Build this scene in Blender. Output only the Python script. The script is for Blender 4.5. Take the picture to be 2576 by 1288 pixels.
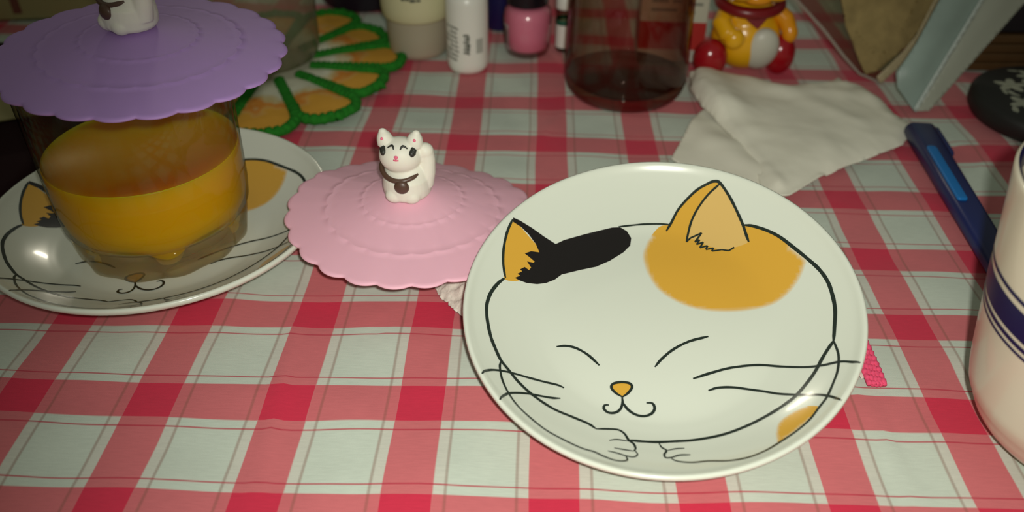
import bpy, bmesh, math, random
from mathutils import Vector, Matrix, noise
from mathutils.geometry import delaunay_2d_cdt
from math import sin, cos, pi, radians, sqrt, atan2, hypot, exp

scene = bpy.context.scene
COL = scene.collection
for o in list(bpy.data.objects):
    bpy.data.objects.remove(o)
random.seed(7)

# ------------------------------------------------------------------ camera
cam_d = bpy.data.cameras.new('camera')
cam = bpy.data.objects.new('camera', cam_d)
COL.objects.link(cam)
cam_d.sensor_width = 36.0
cam_d.lens = 36.0 * 2148.79 / 2576
right = Vector((0.99996762, 0.004819, 0.00644424))
down = Vector((0.0080468, -0.59885195, -0.80081932))
fwd = Vector((0.0, 0.80084525, -0.59887134))
m = Matrix((right, -down, -fwd)).transposed().to_4x4()
m.translation = Vector((0, 0, 0.2))
cam.matrix_world = m
cam_d.clip_start = 0.01
cam_d.clip_end = 30
cam_d.dof.use_dof = True
cam_d.dof.focus_distance = 0.285
cam_d.dof.aperture_fstop = 9.0
scene.camera = cam

# ------------------------------------------------------------------ light
def aim(o, target):
    d = Vector(target) - o.location
    o.rotation_euler = d.to_track_quat('-Z', 'Y').to_euler()

# the phone's own LED, right beside its lens
ld = bpy.data.lights.new('phone_flash', 'SPOT')
ld.energy = 3.45
ld.color = (1.0, 0.98, 0.89)
ld.spot_size = radians(85)
ld.spot_blend = 0.9
ld.shadow_soft_size = 0.004
flash = bpy.data.objects.new('phone_flash', ld)
flash.location = (0.010, -0.006, 0.216)
COL.objects.link(flash)
aim(flash, (0.035, 0.20, 0.0))

# ceiling lamp of the room, well behind the table
ld = bpy.data.lights.new('ceiling_light', 'AREA')
ld.shape = 'RECTANGLE'
ld.size = 0.22
ld.size_y = 0.07
ld.energy = 2.6
ld.color = (1.0, 0.93, 0.74)
lamp = bpy.data.objects.new('ceiling_light', ld)
lamp.location = (-0.50, 2.35, 1.20)
COL.objects.link(lamp)
aim(lamp, (0, 0.2, 0))

world = bpy.data.worlds.new('room_air')
world.use_nodes = True
scene.world = world
world.node_tree.nodes['Background'].inputs[0].default_value = (0.95, 1.0, 0.80, 1)
world.node_tree.nodes['Background'].inputs[1].default_value = 0.13

scene.view_settings.view_transform = 'Standard'
scene.view_settings.look = 'None'
scene.view_settings.gamma = 1.0
scene.view_settings.use_curve_mapping = False
scene.view_settings.exposure = 0.0

# ------------------------------------------------------------------ helpers
def link(o, parent=None):
    COL.objects.link(o)
    if parent is not None:
        o.parent = parent
    return o

def tag(o, label=None, cat=None, group=None, kind=None):
    if label: o['label'] = label
    if cat: o['category'] = cat
    if group: o['group'] = group
    if kind: o['kind'] = kind
    return o

def empty(name, loc, label, cat, rot=(0, 0, 0), group=None):
    o = bpy.data.objects.new(name, None)
    o.empty_display_size = 0.01
    o.location = loc
    o.rotation_euler = rot
    link(o)
    return tag(o, label, cat, group)

def finish(name, verts, faces, mat, parent=None, smooth=True, loc=None, rot=None):
    me = bpy.data.meshes.new(name)
    me.from_pydata([tuple(v) for v in verts], [], faces)
    me.update()
    if smooth:
        for p in me.polygons: p.use_smooth = True
    if mat is not None: me.materials.append(mat)
    o = bpy.data.objects.new(name, me)
    if loc: o.location = loc
    if rot: o.rotation_euler = rot
    return link(o, parent)

def from_bm(name, bm, mat, parent=None, smooth=True):
    me = bpy.data.meshes.new(name)
    bmesh.ops.recalc_face_normals(bm, faces=bm.faces)
    bm.to_mesh(me); bm.free()
    if smooth:
        for p in me.polygons: p.use_smooth = True
    if mat is not None: me.materials.append(mat)
    o = bpy.data.objects.new(name, me)
    return link(o, parent)

class MB:
    """collects pieces of ONE mesh"""
    def __init__(s): s.v = []; s.f = []
    def add(s, v, f):
        n = len(s.v); s.v += [tuple(x) for x in v]; s.f += [tuple(i + n for i in q) for q in f]; return s
    def lathe(s, prof, seg=64, c=(0, 0, 0), closed=False):
        v = []; f = []; rings = []
        for r, z in prof:
            if r < 1e-7:
                rings.append([len(v)]); v.append((c[0], c[1], c[2] + z))
            else:
                b = len(v); rings.append(list(range(b, b + seg)))
                for k in range(seg):
                    a = 2 * pi * k / seg
                    v.append((c[0] + r * cos(a), c[1] + r * sin(a), c[2] + z))
        pairs = list(zip(rings[:-1], rings[1:]))
        if closed: pairs.append((rings[-1], rings[0]))
        for A, B in pairs:
            for k in range(seg):
                k2 = (k + 1) % seg
                if len(A) == 1 and len(B) == 1: continue
                if len(A) == 1: f.append((A[0], B[k2], B[k]))
                elif len(B) == 1: f.append((A[k], A[k2], B[0]))
                else: f.append((A[k], A[k2], B[k2], B[k]))
        return s.add(v, f)
    def ball(s, c, r, seg=20, rings=12, M=None):
        if not hasattr(r, '__len__'): r = (r, r, r)
        v = []; f = []
        for i in range(rings + 1):
            t = pi * i / rings
            for k in range(seg):
                a = 2 * pi * k / seg
                p = Vector((r[0] * sin(t) * cos(a), r[1] * sin(t) * sin(a), r[2] * cos(t)))
                if M is not None: p = M @ p
                v.append(Vector(c) + p)
        for i in range(rings):
            for k in range(seg):
                k2 = (k + 1) % seg
                f.append((i * seg + k, (i + 1) * seg + k, (i + 1) * seg + k2, i * seg + k2))
        return s.add(v, f)
    def box(s, a, b):
        x0, y0, z0 = a; x1, y1, z1 = b
        v = [(x, y, z) for z in (z0, z1) for y in (y0, y1) for x in (x0, x1)]
        return s.add(v, [(0, 2, 3, 1), (4, 5, 7, 6), (0, 1, 5, 4), (2, 6, 7, 3), (0, 4, 6, 2), (1, 3, 7, 5)])
    def tube(s, pts, rad, seg=10, caps=True):
        pts = [Vector(p) for p in pts]; n = len(pts)
        if not hasattr(rad, '__len__'): rad = [rad] * n
        v = []; f = []; up = Vector((0, 0, 1)); N = None
        for i, p in enumerate(pts):
            t = (pts[min(i + 1, n - 1)] - pts[max(i - 1, 0)]).normalized()
            if N is None:
                N = t.orthogonal().normalized()
            else:
                N = (N - t * N.dot(t)).normalized()
            Bn = t.cross(N)
            for k in range(seg):
                a = 2 * pi * k / seg
                v.append(p + (N * cos(a) + Bn * sin(a)) * rad[i])
        for i in range(n - 1):
            for k in range(seg):
                k2 = (k + 1) % seg
                f.append((i * seg + k, i * seg + k2, (i + 1) * seg + k2, (i + 1) * seg + k))
        if caps:
            v.append(pts[0]); v.append(pts[-1])
            for k in range(seg):
                k2 = (k + 1) % seg
                f.append((n * seg, k2, k)); f.append((n * seg + 1, (n - 1) * seg + k, (n - 1) * seg + k2))
        return s.add(v, f)
    def build(s, name, mat, parent=None, smooth=True, **k):
        return finish(name, s.v, s.f, mat, parent, smooth, **k)

def bevel(o, w, seg=3, angle=35):
    b = o.modifiers.new('bevel', 'BEVEL'); b.width = w; b.segments = seg
    b.limit_method = 'ANGLE'; b.angle_limit = radians(angle); b.harden_normals = False
    return o

def lerp_table(x, T):
    if x <= T[0][0]: return T[0][1]
    for (a, b), (c, d) in zip(T[:-1], T[1:]):
        if x <= c:
            t = (x - a) / (c - a); return b + (d - b) * t
    return T[-1][1]

def spline(pts, step):
    P = [Vector((p[0], p[1])) for p in pts]
    P = [2 * P[0] - P[1]] + P + [2 * P[-1] - P[-2]]
    out = []
    for i in range(1, len(P) - 2):
        a, b, c, d = P[i - 1], P[i], P[i + 1], P[i + 2]
        n = max(2, int((c - b).length / step))
        for k in range(n):
            t = k / n
            out.append(0.5 * ((2 * b) + (c - a) * t + (2 * a - 5 * b + 4 * c - d) * t * t + (-a + 3 * b - 3 * c + d) * t ** 3))
    out.append(P[-2])
    return out

# ------------------------------------------------------------------ materials
def mat(name, col, rough=0.5, bump=0.0, bscale=400, var=0.0, vscale=60, spec=0.5, metal=0.0, sss=0.0, coat=0.0):
    m = bpy.data.materials.new(name); m.use_nodes = True
    nt = m.node_tree; b = nt.nodes['Principled BSDF']
    b.inputs['Base Color'].default_value = (*col, 1)
    b.inputs['Roughness'].default_value = rough
    b.inputs['Specular IOR Level'].default_value = spec
    b.inputs['Metallic'].default_value = metal
    b.inputs['Coat Weight'].default_value = coat
    b.inputs['Coat Roughness'].default_value = 0.08
    if sss:
        b.inputs['Subsurface Weight'].default_value = sss
        b.inputs['Subsurface Radius'].default_value = (0.004, 0.003, 0.002)
        b.inputs['Subsurface Scale'].default_value = 0.5
    tc = nt.nodes.new('ShaderNodeTexCoord')
    if var:
        n = nt.nodes.new('ShaderNodeTexNoise'); n.inputs['Scale'].default_value = vscale; n.inputs['Detail'].default_value = 4
        nt.links.new(tc.outputs['Object'], n.inputs['Vector'])
        hs = nt.nodes.new('ShaderNodeMix'); hs.data_type = 'RGBA'
        hs.inputs[6].default_value = (*[c * (1 - var) for c in col], 1)
        hs.inputs[7].default_value = (*[min(1, c * (1 + var)) for c in col], 1)
        nt.links.new(n.outputs['Fac'], hs.inputs[0]); nt.links.new(hs.outputs[2], b.inputs['Base Color'])
    if bump:
        n2 = nt.nodes.new('ShaderNodeTexNoise'); n2.inputs['Scale'].default_value = bscale; n2.inputs['Detail'].default_value = 3
        nt.links.new(tc.outputs['Object'], n2.inputs['Vector'])
        bp = nt.nodes.new('ShaderNodeBump'); bp.inputs['Strength'].default_value = bump; bp.inputs['Distance'].default_value = 0.0004
        nt.links.new(n2.outputs['Fac'], bp.inputs['Height']); nt.links.new(bp.outputs['Normal'], b.inputs['Normal'])
    return m

def thin_glass(name, tint=(0.9, 0.92, 0.88), edge=(0.55, 0.6, 0.5), rough=0.03, refl=0.6, haze=None):
    """wall of a glass or clear plastic: passes light straight, darker where the wall is seen edge-on, mirrors by Fresnel"""
    m = bpy.data.materials.new(name); m.use_nodes = True
    nt = m.node_tree; nt.nodes.remove(nt.nodes['Principled BSDF'])
    out = nt.nodes['Material Output']
    lw = nt.nodes.new('ShaderNodeLayerWeight'); lw.inputs['Blend'].default_value = 0.35
    mx = nt.nodes.new('ShaderNodeMix'); mx.data_type = 'RGBA'
    mx.inputs[6].default_value = (*tint, 1); mx.inputs[7].default_value = (*edge, 1)
    nt.links.new(lw.outputs['Facing'], mx.inputs[0])
    tr = nt.nodes.new('ShaderNodeBsdfTransparent'); nt.links.new(mx.outputs[2], tr.inputs['Color'])
    gl = nt.nodes.new('ShaderNodeBsdfGlossy'); gl.inputs['Roughness'].default_value = rough
    gl.inputs['Color'].default_value = (refl, refl, refl, 1)
    fr = nt.nodes.new('ShaderNodeFresnel')
    ge = nt.nodes.new('ShaderNodeNewGeometry'); io = nt.nodes.new('ShaderNodeMix'); io.inputs[2].default_value = 1.45; io.inputs[3].default_value = 1 / 1.45
    nt.links.new(ge.outputs['Backfacing'], io.inputs[0]); nt.links.new(io.outputs[0], fr.inputs['IOR'])
    ms = nt.nodes.new('ShaderNodeMixShader')
    nt.links.new(fr.outputs[0], ms.inputs[0]); nt.links.new(tr.outputs[0], ms.inputs[1]); nt.links.new(gl.outputs[0], ms.inputs[2])
    res = ms.outputs[0]
    if haze:
        df = nt.nodes.new('ShaderNodeBsdfDiffuse'); df.inputs[0].default_value = (*haze[0], 1)
        m2 = nt.nodes.new('ShaderNodeMixShader'); m2.inputs[0].default_value = haze[1]
        nt.links.new(res, m2.inputs[1]); nt.links.new(df.outputs[0], m2.inputs[2]); res = m2.outputs[0]
    nt.links.new(res, out.inputs['Surface'])
    return m

def real_glass(name, col, rough=0.02, ior=1.45):
    m = mat(name, col, rough)
    b = m.node_tree.nodes['Principled BSDF']
    b.inputs['Transmission Weight'].default_value = 1.0
    b.inputs['IOR'].default_value = ior
    return m

ART_LINES=[(9,[[-5032,1580],[-5251,1283],[-5451,880],[-5558,484],[-5587,116],[-5538,-387],[-5416,-987],[-5213,-1555],[-5085,-1843],[-4861,-2154],[-4517,-2624],[-4096,-3051],[-3517,-3482],[-2942,-3744],[-2495,-3959],[-2260,-4165]]),(7,[[-2265,-4171],[-1934,-4144],[-1606,-4157],[-1431,-4317],[-1333,-4580],[-1203,-4741],[-1168,-4955],[-1236,-5060]]),(9,[[-1333,-4580],[-1007,-4623],[-502,-4657],[29,-4642],[582,-4622],[1376,-4499],[2102,-4256],[2787,-3936],[3390,-3587],[3738,-3332],[4112,-2952],[4441,-2569],[4796,-2059],[5181,-1593]]),(9,[[5181,-1593],[5320,-1106],[5485,-459],[5535,136],[5507,700],[5362,1236],[5105,1776],[4782,2335],[4433,2857],[4055,3241],[3651,3524],[3384,3638]]),(6,[[5181,-1593],[5156,-2199],[4987,-2769],[4758,-3204],[4436,-3724],[4125,-4077],[3762,-4482],[3308,-4839],[2834,-5138],[2363,-5414],[1853,-5601],[1331,-5648],[785,-5580],[362,-5597],[42,-5547],[-134,-5465],[-231,-5333]]),(6,[[-462,-4708],[-411,-4890],[-288,-5028],[-380,-5195],[-356,-5345],[-187,-5334],[39,-5246],[352,-5249]]),(5,[[-288,-5028],[-6,-4958],[233,-4955]]),(6,[[-5085,-1843],[-5118,-2071],[-5093,-2310],[-5025,-2659],[-4865,-3099],[-4572,-3622],[-4197,-4056],[-3716,-4512],[-3171,-4856],[-2706,-5109],[-2379,-5210],[-2131,-5368],[-1830,-5522],[-1598,-5545],[-1458,-5476],[-1479,-5288]]),(5,[[-1903,-4630],[-1674,-4577],[-1337,-4630]]),(5,[[-1236,-5060],[-1516,-5010],[-1785,-4954]]),(5,[[-1199,-5028],[-1138,-5209],[-1264,-5329],[-1479,-5288],[-1724,-5184],[-1979,-5112]]),(8,[[-5603,-2701],[-5530,-2530],[-5346,-2371],[-5024,-2274],[-4643,-2267],[-4222,-2319],[-3715,-2396],[-3372,-2453],[-3160,-2551]]),(8,[[-5046,-3636],[-4989,-3447],[-4827,-3211],[-4546,-3078],[-4215,-3015],[-3888,-3019],[-3552,-3031],[-3281,-3002]]),(8,[[864,-2309],[1468,-2118],[2121,-1961],[2963,-1924],[3639,-2108],[4266,-2326],[4704,-2427],[5139,-2497],[5453,-2740],[5538,-2831]]),(8,[[1268,-2771],[1590,-2680],[2099,-2708],[2771,-2909],[3301,-3159],[3738,-3332],[4234,-3526],[4523,-3754],[4700,-4074]]),(8,[[-3354,-910],[-3056,-885],[-2724,-982],[-2353,-1261],[-2008,-1683]]),(8,[[-268,-1819],[7,-1495],[424,-1151],[946,-881],[1565,-723]]),(8,[[-1384,-2882],[-1568,-2736],[-1690,-2541],[-1630,-2395],[-1378,-2338],[-1122,-2392],[-1048,-2535],[-1189,-2749],[-1372,-2888]]),(8,[[-1384,-2882],[-1390,-3117],[-1481,-3344],[-1647,-3470],[-1852,-3466],[-1975,-3314],[-1935,-3179],[-1808,-3177]]),(8,[[-1387,-3075],[-1251,-3343],[-1040,-3541],[-784,-3612],[-547,-3524],[-431,-3333],[-484,-3152],[-663,-3130]]),(6,[[-965,4129],[-174,4195],[437,4178],[885,4118]]),(8,[[719,3873],[918,4167],[1262,4677],[1852,5137],[2338,5302],[2574,5313],[2743,5207],[2988,4763],[3169,4288],[3332,3717],[3401,3318],[3457,2986]]),(7,[[2743,5207],[2310,4960],[1913,4577],[1630,4131],[1450,3627],[1370,3358]]),(7,[[-4717,3793],[-4861,3470],[-4976,3085],[-5054,2616],[-5069,2161],[-5031,1791],[-4993,1593]])]
ART_ZIGZAG=[[1370,3358],[1535,3511],[1941,3656],[1665,3323],[1840,3399],[1707,3210],[1951,3286],[1807,3060],[2081,3120],[1999,2962],[2270,2995],[2193,2875],[2541,2887],[2760,2809],[2962,2900]]
ART_FILLS={'orange_big':[[10,3539],[-224,2931],[-211,2389],[-91,1850],[144,1309],[548,856],[1171,451],[1926,250],[2636,199],[3363,269],[3931,414],[4403,701],[4786,1106],[5022,1508],[5085,1770],[4778,2337],[4433,2857],[4055,3241],[3651,3524],[3384,3638],[3332,3717],[3169,4288],[2988,4763],[2743,5207],[2574,5313],[2338,5302],[1852,5137],[1262,4677],[918,4167],[483,4065]],'inner_ear':[[2743,5207],[2988,4763],[3169,4288],[3332,3717],[3401,3318],[3452,3003],[2962,2900],[2541,2887],[2274,3027],[2018,3162],[1731,3413],[1436,3498],[1450,3627],[1630,4131],[1913,4577],[2310,4960]],'ear_orange':[[-4692,3766],[-4439,3636],[-4154,3368],[-3922,3136],[-3766,2823],[-3941,2404],[-4152,2050],[-4565,1628],[-5006,1537],[-5044,1787],[-5069,2161],[-5054,2616],[-4976,3085],[-4861,3470]],'black':[[-4701,3868],[-4473,3858],[-4054,3722],[-3633,3503],[-3250,3309],[-2941,3507],[-2141,3823],[-1196,4104],[-909,4115],[-678,3962],[-545,3670],[-607,3341],[-877,3042],[-1378,2686],[-1867,2439],[-2471,2304],[-3087,2116],[-3341,1883],[-3646,1709],[-3946,1623],[-4281,1597],[-4520,1639],[-4691,1701],[-4505,1840],[-4603,1881],[-4435,2027],[-4515,2075],[-4352,2212],[-4205,2125],[-4135,2241],[-4267,2447],[-4049,2445],[-4007,2500],[-4216,2652],[-4341,2727],[-4121,2868],[-3833,2888],[-3948,3173],[-4194,3474],[-4439,3650],[-4711,3733]],'brown_low':[[2798,-4731],[2978,-4319],[3304,-4056],[3754,-3877],[4025,-3937],[4125,-4077],[3762,-4482],[3308,-4839],[2834,-5138],[2743,-5052]],'nose_fill':[[-1383,-2873],[-1568,-2736],[-1677,-2541],[-1618,-2396],[-1378,-2345],[-1135,-2399],[-1060,-2535],[-1201,-2749]]}
CLOTH_SAMPLES=[(-163,199,2,25),(-121,198,9,24),(-121,156,-12,24),(-107,198,22,20),(-108,156,16,15),(-148,199,2,18),(-121,183,5,18),(-108,183,38,10),(-151,184,43,11),(-121,226,18,20),(-106,226,26,7),(-77,225,-8,5),(-63,225,-3,-8),(-35,228,7,-78),(-20,225,-9,-28),(-77,240,-12,8),(-62,240,-16,-5),(-35,239,-5,-9),(-64,197,-2,2),(-36,199,8,-44),(-21,198,5,-53),(-64,182,3,3),(-36,183,-12,-18),(-22,183,0,-42),(-65,155,4,-1),(-37,154,-4,-4),(-22,154,-8,-6),(133,194,6,-40),(147,194,23,-52),(133,180,10,-52),(135,222,-17,-62),(149,222,-7,-55),(105,152,-1,-41),(106,180,-19,-51),(-15,434,-11,39),(-31,408,10,19),(-15,407,-17,29),(12,411,-6,-87),(-57,411,-30,-48),(-57,396,-28,-30),(-30,395,-3,-31),(-16,394,-6,-10),(13,395,-18,-50),(-31,368,-13,-36),(-16,365,-14,5),(12,367,-19,-38),(-32,351,5,0),(-17,350,-13,23),(11,353,-17,-67),(27,394,-18,-34),(26,367,-15,-47),(25,349,-2,24),(54,363,-7,12),(69,363,-19,6),(68,348,-12,16),(151,318,9,25),(151,303,11,24),(150,277,13,-10),(150,261,8,21),(137,318,-4,27),(136,304,2,20),(135,276,15,14),(136,262,-10,7),(180,344,2,33),(178,317,25,18),(179,303,5,9),(177,276,35,2)]

# ------------------------------------------------------------------ room shell
M_floor = mat('floor_tiles', (0.20, 0.16, 0.12), 0.5, var=0.2, vscale=3)
M_wall = mat('wall_paint', (0.42, 0.40, 0.30), 0.8, var=0.05, vscale=2)
M_wood = mat('table_wood', (0.16, 0.085, 0.04), 0.45, var=0.3, vscale=20)
tag(MB().box((-3, -2.2, -0.80), (3, 3.4, -0.75)).build('floor', M_floor, smooth=False), kind='structure')
tag(MB().box((-3, 3.3, -0.75), (3, 3.4, 1.75)).build('wall_back', M_wall, smooth=False), kind='structure')
tag(MB().box((-3.1, -2.2, -0.75), (-3, 3.4, 1.75)).build('wall_left', M_wall, smooth=False), kind='structure')
tag(MB().box((3, -2.2, -0.75), (3.1, 3.4, 1.75)).build('wall_right', M_wall, smooth=False), kind='structure')

table = empty('table', (0.05, 0.36, -0.75), 'wooden table that carries the red checked tablecloth', 'table')
bevel(MB().box((-0.62, -0.44, 0.715), (0.62, 0.44, 0.7462)).build('tabletop', M_wood, table, False), 0.004)
for sx in (-1, 1):
    for sy in (-1, 1):
        MB().lathe([(0, 0), (0.018, 0), (0.028, 0.55), (0.03, 0.715), (0, 0.715)], 20, (sx * 0.56, sy * 0.38, 0)).build('leg', M_wood, table)

# ------------------------------------------------------------------ tablecloth
P, YAW, X0, Y0 = 0.0423727, -0.0267352, -0.0347537, 0.2390063
BW = 0.3455
def cloth_uv(x, y):
    X = x - X0; Y = y - Y0
    c, s = cos(YAW), sin(YAW)
    u = (c * X + s * Y) / P; v = (-s * X + c * Y) / P
    a = b = 0.0; w = 0.25
    for sx, sy, du, dv in CLOTH_SAMPLES:
        d2 = ((x * 1000 - sx) ** 2 + (y * 1000 - sy) ** 2) / (2 * 20.0 ** 2)
        if d2 < 9:
            k = exp(-d2); a += k * du; b += k * dv; w += k
    a /= w * 1000; b /= w * 1000
    if -0.4 < x < 0.4 and y < 0.6:
        b += 0.020 * noise.noise((x * 32, y * 20, 3.0)); a += 0.012 * noise.noise((x * 24, y * 28, 8.0))
    return u + a, v + b

CREASES = [((-0.077, 0.232), (-0.0722, 0.150), 0.0010, 0.0022), ((0.112, 0.205), (0.1165, 0.150), 0.0007, 0.002),
           ((0.008, 0.352), (0.032, 0.405), 0.0009, 0.0014), ((-0.045, 0.225), (-0.028, 0.214), 0.0008, 0.006),
           ((0.196, 0.325), (0.222, 0.345), 0.0008, 0.0018), ((0.206, 0.372), (0.222, 0.352), 0.0007, 0.002)]
def cloth_z(x, y):
    z = 0.0011 * noise.noise((x * 22, y * 30, 1.5)) + 0.0006 * noise.noise((x * 60, y * 75, 5.5))
    for (ax, ay), (bx, by), h, w in CREASES:
        L2 = (bx - ax) ** 2 + (by - ay) ** 2
        t = max(0, min(1, ((x - ax) * (bx - ax) + (y - ay) * (by - ay)) / L2))
        d = hypot(x - ax - t * (bx - ax), y - ay - t * (by - ay))
        if d < 4 * w: z += h * exp(-(d / w) ** 2) * (1 - (2 * t - 1) ** 4)
    return min(z, 0.0009) - 0.0010

def build_cloth():
    xs = []; x = -0.60
    def axis(a, b, fine_a, fine_b, fine, coarse):
        r = [a]
        while r[-1] < b - 1e-6:
            st = fine if fine_a <= r[-1] < fine_b else coarse
            r.append(min(b, r[-1] + st))
        return r
    xs = axis(-0.60, 0.70, -0.26, 0.30, 0.003, 0.02)
    ys = axis(-0.10, 0.82, 0.12, 0.58, 0.003, 0.02)
    v = []; f = []; uv = []
    for y in ys:
        for x in xs:
            v.append((x, y, cloth_z(x, y))); uv.append(cloth_uv(x, y))
    W = len(xs)
    for j in range(len(ys) - 1):
        for i in range(W - 1):
            f.append((j * W + i, j * W + i + 1, (j + 1) * W + i + 1, (j + 1) * W + i))
    # hanging skirts over the table edges
    def skirt(idx, dx, dy):
        nonlocal v, uv
        n0 = len(v)
        for i in idx:
            x, y, z = v[i]
            v.append((x + dx * 0.004, y + dy * 0.004, -0.16 + 0.004 * sin(x * 60 + y * 60)))
            uv.append((uv[i][0] + dx * 3.7, uv[i][1] + dy * 3.7))
        for k in range(len(idx) - 1):
            f.append((idx[k], idx[k + 1], n0 + k + 1, n0 + k))
    skirt(list(range(W)), 0, -1); skirt([(len(ys) - 1) * W + i for i in range(W)], 0, 1)
    skirt([j * W for j in range(len(ys))], -1, 0); skirt([j * W + W - 1 for j in range(len(ys))], 1, 0)
    o = finish('tablecloth', v, f, M_cloth)
    lay = o.data.uv_layers.new(name='UVMap')
    for l in o.data.loops:
        lay.data[l.index].uv = uv[l.vertex_index]
    return o

def cloth_material():
    m = bpy.data.materials.new('checked_cotton'); m.use_nodes = True
    nt = m.node_tree; N = nt.nodes; L = nt.links; b = N['Principled BSDF']
    uvn = N.new('ShaderNodeUVMap'); uvn.uv_map = 'UVMap'
    sep = N.new('ShaderNodeSeparateXYZ'); L.new(uvn.outputs[0], sep.inputs[0])
    def math_(op, a, bb=None, clamp=False):
        n = N.new('ShaderNodeMath'); n.operation = op; n.use_clamp = clamp
        for i, q in enumerate((a, bb)):
            if q is None: continue
            if isinstance(q, (int, float)): n.inputs[i].default_value = q
            else: L.new(q, n.inputs[i])
        return n.outputs[0]
    def ramp(src, stops):
        r = N.new('ShaderNodeValToRGB'); e = r.color_ramp.elements
        while len(e) > 1: e.remove(e[-1])
        e[0].position = stops[0][0]; e[0].color = (*[stops[0][1]] * 3, 1)
        for p, c in stops[1:]:
            q = e.new(p); q.color = (c, c, c, 1)
        L.new(src, r.inputs[0]); return r.outputs[0]
    tu = math_('FRACT', sep.outputs[0]); tv = math_('FRACT', sep.outputs[1])
    tv = math_('FRACT', math_('MULTIPLY', tv, -1.0))   # rows run the other way
    e = 0.005
    S = [(0.0, 1), (BW - e, 1), (BW + e, 0), (1 - e, 0), (1.0, 1)]
    ru = ramp(tu, S); rv = ramp(tv, S)
    def line(t, hw, o=0.084):
        a = BW + o; c = 1 - o
        return ramp(t, [(0, 0), (a - hw * 1.6, 0), (a - hw * .5, 1), (a + hw * .5, 1), (a + hw * 1.6, 0), (c - hw * 1.6, 0), (c - hw * .5, 1), (c + hw * .5, 1), (c + hw * 1.6, 0), (1, 0)])
    lu = line(tu, 0.010); lv = line(tv, 0.0062)
    def edge(t, o=0.078):
        a = BW + o; c = 1 - o
        return ramp(t, [(0, 0), (BW, 0), (BW + .01, 1), (a - .01, 1), (a, 0), (c, 0), (c + .01, 1), (.99, 1), (1, 0)])
    eu = edge(tu)
    mx = math_('MAXIMUM', ru, rv); mn = math_('MULTIPLY', ru, rv)
    fac = math_('MAXIMUM', math_('MULTIPLY', mx, 0.79), mn)
    def mix(f, a, c):
        n = N.new('ShaderNodeMix'); n.data_type = 'RGBA'
        for i, q in ((0, f), (6, a), (7, c)):
            if isinstance(q, tuple): n.inputs[i].default_value = (*q, 1)
            elif isinstance(q, float): n.inputs[i].default_value = q
            else: L.new(q, n.inputs[i])
        return n.outputs[2]
    base = mix(math_('MULTIPLY', eu, 0.75), (0.55, 0.62, 0.53), (0.58, 0.565, 0.49))
    c1 = mix(fac, base, (0.60, 0.030, 0.070))
    c2 = mix(math_('MULTIPLY', lu, 0.50), c1, (0.26, 0.10, 0.075))
    c3 = mix(math_('MULTIPLY', lv, 0.85), c2, (0.46, 0.030, 0.060))
    # thread tone
    w1 = N.new('ShaderNodeTexNoise'); w1.inputs['Scale'].default_value = 9; w1.inputs['Detail'].default_value = 6
    mp = N.new('ShaderNodeMapping'); mp.inputs['Scale'].default_value = (1.0, 9.0, 1); L.new(uvn.outputs[0], mp.inputs[0]); L.new(mp.outputs[0], w1.inputs['Vector'])
    tone = math_('ADD', math_('MULTIPLY', w1.outputs['Fac'], 0.26), 0.87)
    mul = N.new('ShaderNodeMix'); mul.data_type = 'RGBA'; mul.blend_type = 'MULTIPLY'; mul.inputs[0].default_value = 1
    cmb = N.new('ShaderNodeCombineXYZ'); [L.new(tone, cmb.inputs[i]) for i in range(3)]
    L.new(c3, mul.inputs[6]); L.new(cmb.outputs[0], mul.inputs[7]); L.new(mul.outputs[2], b.inputs['Base Color'])
    b.inputs['Roughness'].default_value = 0.85; b.inputs['Specular IOR Level'].default_value = 0.15
    b.inputs['Sheen Weight'].default_value = 0.15
    # weave
    wv = N.new('ShaderNodeTexWave'); wv.inputs['Scale'].default_value = 55; wv.inputs['Distortion'].default_value = 1.5
    L.new(uvn.outputs[0], wv.inputs['Vector'])
    bp = N.new('ShaderNodeBump'); bp.inputs['Strength'].default_value = 0.25; bp.inputs['Distance'].default_value = 0.0002
    L.new(wv.outputs['Fac'], bp.inputs['Height']); L.new(bp.outputs[0], b.inputs['Normal'])
    return m
M_cloth = cloth_material()
tag(build_cloth(), 'red and white checked cotton tablecloth spread over the whole table', 'tablecloth')

# ------------------------------------------------------------------ cat plates
M_glaze = mat('white_glaze', (0.69, 0.735, 0.63), 0.22, spec=0.5, coat=0.4)
M_ink = mat('printed_ink', (0.016, 0.026, 0.020), 0.22, coat=0.4)
M_black = mat('printed_black', (0.010, 0.008, 0.008), 0.25, coat=0.4)
M_orange_ear = mat('printed_pale_orange', (0.72, 0.48, 0.15), 0.22, coat=0.4)
M_orange = mat('printed_orange', (0.70, 0.39, 0.045), 0.22, coat=0.4)

def soft_print(name, col, col2):
    m = mat(name, col, 0.22, coat=0.4); nt = m.node_tree; b = nt.nodes['Principled BSDF']
    at = nt.nodes.new('ShaderNodeAttribute'); at.attribute_name = 'fade'
    mx = nt.nodes.new('ShaderNodeMix'); mx.data_type = 'RGBA'
    mx.inputs[6].default_value = (*col2, 1); mx.inputs[7].default_value = (*col, 1)
    nt.links.new(at.outputs['Fac'], mx.inputs[0]); nt.links.new(mx.outputs[2], b.inputs['Base Color'])
    return m
M_orange_soft = soft_print('printed_orange_soft', (0.70, 0.39, 0.045), (0.69, 0.735, 0.63))

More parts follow.
